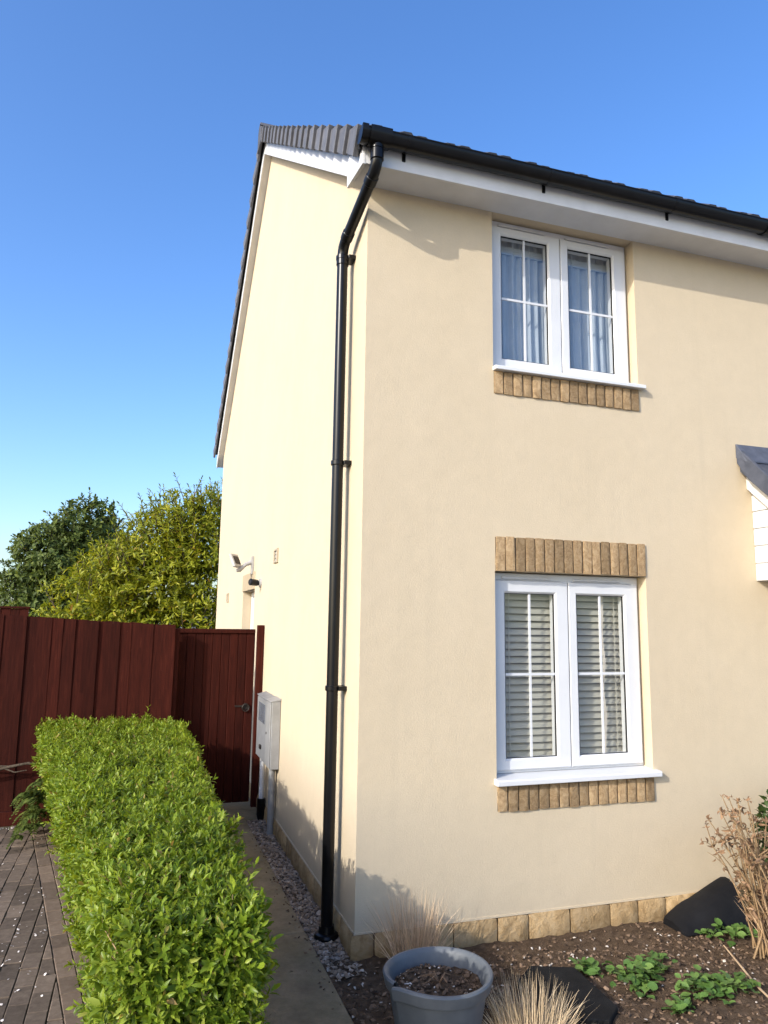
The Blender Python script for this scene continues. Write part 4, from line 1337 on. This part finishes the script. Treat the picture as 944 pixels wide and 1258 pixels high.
tree('laurel_tree', (-1.2, 12.2, G), [((-0.9, 0, 1.9+zg), 1.05), ((0.1, -0.1, 2.3+zg), 1.15), ((1.3, 0, 2.6+zg), 1.35), ((0.9, 0.1, 3.55+zg), 1.0), ((0.25, 0, 3.5+zg), 0.75), ((1.5, 0.1, 3.7+zg), 0.95), ((-0.2, -0.2, 1.2+zg), 1.0), ((1.2, -0.3, 1.3+zg), 1.1), ((-1.2, 0.1, 1.0+zg), 0.9), ((-0.55, 0.1, 2.7+zg), 0.75)],
     40000, (0.09, 0.165), 0.29, M['laurel_leaf'], 'broad yellow green laurel tree rising behind the fence against the house', 2.4, 0.13, 21, up=0.45, sprays=330)
tree('dark_tree', (-3.6, 20, G), [((-0.1, 0, 3.3+zg), 1.3), ((0.55, 0, 4.3+zg), 1.05), ((-0.9, 0, 2.4+zg), 0.9), ((0.9, 0, 3.0+zg), 1.2), ((1.0, 0.2, 4.0+zg), 0.8), ((-0.5, 0.1, 1.6+zg), 1.2), ((0.6, 0.1, 1.5+zg), 1.2), ((-0.55, 0, 3.7+zg), 0.75)],
     30000, (0.11, 0.19), 0.45, M['dark_leaf'], 'dark green rounded tree standing behind the yellow green laurel', 2.2, 0.16, 33, up=0.3, sprays=120)
tree('small_tree', (-4.6, 14.5, G), [((0, 0, 1.3+zg), 0.75), ((0.7, 0.1, 1.05+zg), 0.7), ((-0.8, 0, 1.0+zg), 0.8)],
     7000, (0.10, 0.16), 0.35, M['laurel_leaf'], 'low light green bush peeping over the fence below the dark tree', 1.0, 0.07, 41, up=0.4)

# ------------------------------------------------------------------ flower bed things
# plant pot
px0, py0 = 0.108, -0.990
pot = empty('plant_pot', (px0, py0, G), 'blue grey round plastic plant pot full of soil, its rim split', 'plant pot')
prof = [(0.0, 0.012), (0.165, 0.012), (0.168, 0.0), (0.175, 0.004), (0.226, 0.285), (0.236, 0.288), (0.243, 0.292), (0.252, 0.328), (0.2535, 0.338), (0.248, 0.346), (0.238, 0.347), (0.230, 0.340), (0.222, 0.325), (0.214, 0.262)]
pm_ = MB()
n = 72
V = []; F = []
cr = R(196)
for i, (r_, z) in enumerate(prof):
    for k in range(n+1):
        s_ = k/n
        a = cr + R(3.2) + (2*math.pi-R(6.4))*s_ if z > 0.2 else cr + 2*math.pi*s_
        w_ = 0
        if z > 0.25:
            e = min(s_, 1-s_)
            w_ = 0.016*math.exp(-(e/0.02)) * (1 if s_ < 0.5 else -0.9)
        wob = 1+0.008*math.sin(2*a+0.5)
        V.append(((r_+w_)*wob*math.cos(a), (r_+w_)*wob*math.sin(a), z + 0.004*math.sin(a*2+1)*(z/0.34) - (abs(w_)*0.5 if z > .25 else 0)))
for i in range(len(prof)-1):
    for k in range(n):
        a = i*(n+1)+k
        F.append((a, a+1, a+n+2, a+n+1))
pm_.add(V, F)
pm_.build('shell', M['pot'], pot, smooth='auto', fix=False)
sv = []; sf = []
for j in range(13):
    for k in range(48):
        a = 2*math.pi*k/48; r_ = 0.213*j/12
        x, y = r_*math.cos(a), r_*math.sin(a)
        sv.append((x, y, 0.268 + 0.030*noise.noise((x*9, y*9, 0.4)) + 0.014*noise.noise((x*30, y*30, 2))))
for j in range(12):
    for k in range(48):
        sf.append((j*48+k, j*48+(k+1) % 48, (j+1)*48+(k+1) % 48, (j+1)*48+k))
mbs = MB(); mbs.add(sv, sf); mbs.build('soil', M['soil'], pot, smooth=True)
pts = []
for _ in range(330):
    a = random.uniform(0, 6.28); r_ = 0.205*math.sqrt(random.random())
    x, y = r_*math.cos(a), r_*math.sin(a)
    pts.append((x, y, 0.274 + 0.030*noise.noise((x*9, y*9, 0.4))))
stones('soil_crumbs', pts[:280], (0.004, 0.017), (0.25, 0.7), M['chip'], parent=pot, seed=9)
stones('pale_crumbs', pts[280:], (0.003, 0.010), (0.25, 0.7), M['pale_chip'], parent=pot, seed=10)
# withered twig in the pot
tw = MB()
for k in range(9):
    a = random.uniform(0, 6.28); l_ = random.uniform(.05, .12)
    p0 = Vector((0.02, 0.03, 0.275))
    tw.tube([p0, p0+Vector((math.cos(a)*l_*.5, math.sin(a)*l_*.5, 0.035)), p0+Vector((math.cos(a)*l_, math.sin(a)*l_, 0.02))], [0.004, 0.003, 0.0015], 5)
tw.build('withered_stem', M['dead_leaf'], pot)

def tuft(name, loc, n, h, spread, base_r, wid, m, label, seed, bendy=0.35, lean=(0, 0)):
    r_ = np.random.default_rng(seed)
    root = empty(name, loc, label, 'grass')
    segs = 4
    a = r_.uniform(0, 2*np.pi, n); rr = base_r*np.sqrt(r_.random(n))
    base = np.stack([rr*np.cos(a), rr*np.sin(a), np.full(n, -0.01)], 1)
    tilt = np.abs(r_.normal(0, spread, n)) + 0.25*spread*rr/base_r
    aa = a + r_.normal(0, 0.6, n)
    d0 = np.stack([np.sin(tilt)*np.cos(aa)+lean[0], np.sin(tilt)*np.sin(aa)+lean[1], np.cos(tilt)], 1)
    ln = h*r_.uniform(0.5, 1.0, n)*np.where(r_.random(n) < .15, 0.5, 1)
    side = unit(np.cross(d0, r_.normal(0, 1, (n, 3))))
    drop = bendy*r_.uniform(0.1, 1.2, n)*np.sin(np.clip(tilt, 0.1, 1.2))
    V_ = []
    for s_ in range(segs+1):
        f_ = s_/segs
        c_ = base + d0*(ln*f_)[:, None]
        c_[:, 2] -= drop*ln*f_**2.2
        c_[:, 0] += np.cos(aa)*drop*ln*0.5*f_**2; c_[:, 1] += np.sin(aa)*drop*ln*0.5*f_**2
        w_ = wid*(1-f_**1.5*0.9)
        V_ += [c_-side*w_/2, c_+side*w_/2]
    V_ = np.stack(V_, 1)
    T = []
    for s_ in range(segs):
        q = 2*s_
        T += [(q, q+1, q+3), (q, q+3, q+2)]
    F_ = (np.array(T)[None] + (np.arange(n)*(2*segs+2))[:, None, None]).reshape(-1, 3)
    tag(np_mesh('blades', V_.reshape(-1, 3), F_, m, root), kind='stuff')
    return root
tuft('dry_grass_tuft', (0.30, -0.20, G), 520, 0.44, 0.30, 0.10, 0.0042, M['straw'], 'dry straw brown grass tuft growing against the plinth behind the pot', 51, 0.25)
tuft('dry_grass_tuft', (0.53, -1.10, G), 900, 0.33, 0.46, 0.13, 0.0045, M['straw_pale'], 'pale dense dry grass clump beside the pot and black slab', 52, 0.45)

# black membrane / slab
sl_ = MB().prism([(0.885, -0.452), (1.112, -0.545), (1.090, -0.965), (0.975, -1.06), (0.70, -0.93), (0.735, -0.58)], 0.0, 0.034, 'z')
o = sl_.build('black_mat', M['black_sheet'], None, bevel=0.005)
o.location = (0, 0, G+0.002); o.rotation_euler = (R(0.6), R(-1.0), 0)
tag(o, 'flat black rubber mat lying on the soil by the pot', 'mat')
# black wedge-shaped rubber piece by the plinth
wv = []; wf = []
NX_, NY_ = 14, 5
for i in range(NX_+1):
    u = i/NX_
    x = 2.10 + 0.50*u
    hh = 0.045 + 0.215*(u**0.85) * (1 if u < 0.93 else 0.93)
    for j in range(NY_+1):
        v = j/NY_
        y = -0.245 + 0.20*v - 0.03*u*(1-v) + 0.008*math.sin(u*9)
        z = hh*(math.sin(min(1, v*1.15)*math.pi/2)**0.7) + 0.006*noise.noise((u*5, v*4, 1))
        wv.append((x + 0.03*(v-0.5)*u, y, z))
for i in range(NX_):
    for j in range(NY_):
        a = i*(NY_+1)+j
        wf.append((a, a+1, a+NY_+2, a+NY_+1))
# right flank, left end, back and base
nb_ = NX_*(NY_+1)
n0 = len(wv)
wv += [(2.10, -0.245, 0), (2.10, -0.03, 0), (2.62, -0.03, 0), (2.62, -0.275, 0)]
wf.append(tuple([nb_+j for j in range(NY_+1)] + [n0+2, n0+3]))
wf.append(tuple([NY_-j for j in range(NY_+1)] + [n0, n0+1]))
wf.append(tuple([i*(NY_+1)+NY_ for i in range(NX_+1)] + [n0+2, n0+1]))
wf.append(tuple([i*(NY_+1) for i in range(NX_, -1, -1)] + [n0, n0+3]))
mw = MB(); mw.add([(p[0]-2.35, p[1]+0.12, p[2]) for p in wv], wf)
o = mw.build('black_wedge', M['black_rubber'], None, smooth='auto')
o.location = (2.35, -0.14, G-0.012)
tag(o, 'black wedge shaped rubber cover leaning against the stone plinth', 'cover')

# weeds : rosettes of single leaves
lf = MB()
V = [(0, 0, 0)]; F = []
for i, (s_, w_) in enumerate(((0.18, 0.30), (0.42, 0.50), (0.70, 0.42), (0.90, 0.20))):
    V += [(-w_*0.8, s_, 0.10*w_), (0, s_, -0.02-0.10*s_*s_), (w_*0.8, s_, 0.10*w_)]
V.append((0, 1.0, -0.14))
F += [(0, 3, 2), (0, 2, 1)]
for i in range(3):
    a = 1+3*i
    F += [(a, a+1, a+4, a+3), (a+1, a+2, a+5, a+4)]
F += [(10, 11, 13), (11, 12, 13)]
lf.add(V, F)
lfm = lf.mesh('leaf', M['weed_single'], smooth=True, fix=False)
def weeds(loc, blobs, n, label, seed, size=(0.036, 0.068)):
    q = random.Random(seed)
    root = empty('weed', loc, label, 'weed', None)
    for k in range(n):
        bx, by, br = q.choice(blobs)
        a = q.uniform(0, 6.28); r_ = br*math.sqrt(q.random())
        x, y = bx+r_*math.cos(a)*1.2, by+r_*math.sin(a)*0.8
        s_ = q.uniform(*size)
        z = bed_z(loc[0]+x, loc[1]+y)-loc[2] + q.uniform(0.018, 0.060)
        inst('leaf', lfm, root, (x, y, z), (q.gauss(0.05, .25), q.gauss(0, .28), q.uniform(0, 6.28)), (s_, s_, s_))
    st_ = MB()
    for k in range(26):
        bx, by, br = q.choice(blobs)
        a = q.uniform(0, 6.28); r_ = br*q.random()
        x, y = bx+r_*math.cos(a)*1.2, by+r_*math.sin(a)*0.8
        z0 = bed_z(loc[0]+x, loc[1]+y)-loc[2]
        st_.tube([(bx, by, z0-0.005), ((x+bx)/2, (y+by)/2, z0+0.02), (x, y, z0+0.035)], 0.0018, 4)
    st_.build('stems', M['weed_single'], root)
    return root
weeds((1.36, -0.66, G), [(-0.16, 0.13, 0.06), (0.02, -0.02, 0.11), (0.19, 0.08, 0.10), (-0.03, -0.15, 0.07), (0.12, 0.0, 0.09), (0.25, 0.02, 0.08), (-0.06, 0.08, 0.09)], 165, 'leafy green weed patch spreading beside the flat black mat', 61)
weeds((1.62, -0.98, G), [(-0.12, -0.02, 0.09), (0.05, 0.0, 0.11), (0.17, -0.03, 0.09), (0.10, 0.13, 0.06), (-0.22, -0.06, 0.05), (0.24, 0.03, 0.08), (0.0, 0.08, 0.09)], 175, 'leafy green weed patch on open soil next to a dry stick', 62)
weeds((2.36, -0.34, G), [(-0.10, 0.03, 0.07), (0.04, -0.03, 0.09), (0.15, -0.02, 0.07)], 62, 'leafy green weeds at the foot of the black wedge cover', 63)

# dried plant with many stems
dp_ = empty('dried_plant', (2.38, -0.66, G), 'tall dead brown plant with withered stems beside the black wedge', 'plant')
q = random.Random(71)
sm_ = MB(); lp = []; ld = []; ln_ = []; ll = []; lw = []
for k in range(40):
    bx, by = q.gauss(0.02, .07), q.gauss(0, .06)
    tx = q.uniform(-0.40, 0.42) if k > 5 else (-0.36, -0.33, -0.24, -0.20, -0.12, -0.05)[k]
    ty = q.uniform(-.18, .18); tz = q.uniform(0.50, 0.90) if k > 5 else (0.82, 0.70, 0.76, 0.66, 0.58, 0.88)[k]
    pts_ = []
    for s_ in range(7):
        f_ = s_/6
        pts_.append(Vector((bx+(tx-bx)*f_**1.25+q.gauss(0, .006), by+(ty-by)*f_+q.gauss(0, .006), tz*f_)))
    sm_.tube(pts_, [0.0066*(1-0.55*i/6) for i in range(7)], 5)
    for _ in range(q.randint(4, 9)):
        i = q.randint(2, 5); p = pts_[i]
        d = Vector((q.gauss(0, 1), q.gauss(0, 1), q.uniform(0.2, 1.2))).normalized()*q.uniform(.05, .14)
        sm_.tube([p, p+d*0.6+Vector((0, 0, .01)), p+d], [0.0028, 0.002, 0.0012], 4)
        for _ in range(q.randint(1, 4)):
            lp.append(p+d*q.uniform(.5, 1)); ld.append(Vector((q.gauss(0, 1), q.gauss(0, 1), q.gauss(-.3, .8)))); ln_.append((q.gauss(0, 1), q.gauss(0, 1), q.gauss(0, 1))); l_ = q.uniform(.022, .058); ll.append(l_); lw.append(l_*q.uniform(.25, .6))
    for _ in range(q.randint(4, 9)):       # withered flower head
        lp.append(pts_[-1]+Vector((q.gauss(0, .008), q.gauss(0, .008), q.gauss(0, .008)))); ld.append(Vector((q.gauss(0, 1), q.gauss(0, 1), q.gauss(.4, .7)))); ln_.append((q.gauss(0, 1), q.gauss(0, 1), q.gauss(0, 1))); l_ = q.uniform(.016, .036); ll.append(l_); lw.append(l_*.5)
sm_.build('stems', M['dead_stem'], dp_)
V_, F_ = leaf_arrays(np.array(lp), np.array(ld), np.array(ln_), np.array(ll), np.array(lw), 0.3, 0.4)
tag(np_mesh('withered_leaves', V_, F_, M['dead_leaf'], dp_), kind='stuff')
tuft('dry_grass_tuft', (2.42, -0.72, G), 160, 0.62, 0.26, 0.07, 0.005, M['straw'], 'long loose straw blades growing among the dead brown plant', 73, 0.3)

# evergreen shrub behind it
sh = empty('shrub', (3.02, -0.36, G), 'dark green leafy shrub behind the dead brown plant', 'shrub')
q = random.Random(81); r_ = np.random.default_rng(81)
n = 1500
d = unit(r_.normal(0, 1, (n, 3))); cen = np.array((0, 0, 0.55)) + d*(0.34*(0.4+0.6*r_.random(n)**.5))[:, None]*np.array((0.95, 0.7, 1.0))
keep = cen[:, 2] > 0.12; cen = cen[keep]; d = d[keep]
L_ = r_.uniform(.045, .075, len(cen))
V_, F_ = leaf_arrays(cen, d+r_.normal(0, .6, d.shape)+np.array((0, 0, .3)), d*0.4+np.array((0, 0, 1.))+r_.normal(0, .4, d.shape), L_, L_*.5, 0.15, 0.2)
tag(np_mesh('foliage', V_, F_, M['shrub_leaf'], sh), kind='stuff')
ts = MB()
for k in range(14):
    a = q.uniform(0, 6.28)
    ts.tube([(0, 0, 0), (0.08*math.cos(a), 0.06*math.sin(a), .3), (0.22*math.cos(a), .18*math.sin(a), q.uniform(.45, .75))], [0.008, .006, .003], 5)
ts.build('stems', M['bark'], sh)

# dry stick on the soil
stk = MB().tube([(2.115, -0.57, G+0.055), (2.07, -0.70, G+0.040), (2.03, -0.80, G+0.035), (1.96, -0.96, G+0.03), (1.90, -1.12, G+0.036)], [0.0035, .005, .0058, .0062, .006], 7)
tag(stk.build('stick', M['straw'], None, smooth='auto'), 'thin dry bent stick lying across the soil below the dead plant', 'stick')

br = MB()
br.tube([(-2.62, 3.47, 0.345), (-2.40, 3.45, 0.395), (-2.22, 3.44, 0.43), (-2.08, 3.42, 0.425)], [0.014, 0.013, 0.011, 0.008], 7)
br.tube([(-2.60, 3.46, 0.425), (-2.36, 3.45, 0.41), (-2.18, 3.45, 0.44)], [0.007, 0.008, 0.005], 6)
br.tube([(-2.40, 3.45, 0.395), (-2.30, 3.42, 0.36), (-2.20, 3.42, 0.375)], [0.007, 0.006, 0.003], 6)
tag(br.build('branch', M['bark'], None, smooth='auto'), 'bare brown branch sticking out of the hedge along the fence', 'branch')

pts = []
for _ in range(150):
    e_ = random.random()
    x = -0.20-abs(random.gauss(0, .035)) if e_ < 0.6 else random.uniform(-0.72, -0.2)
    pts.append((x, random.uniform(-1.2, 3.4), G+0.0155))
stones('path_litter', pts, (0.003, 0.011), (0.12, 0.4), M['chip'], label='brown crumbs and leaf bits lying along the concrete path', cat='litter', seed=14)
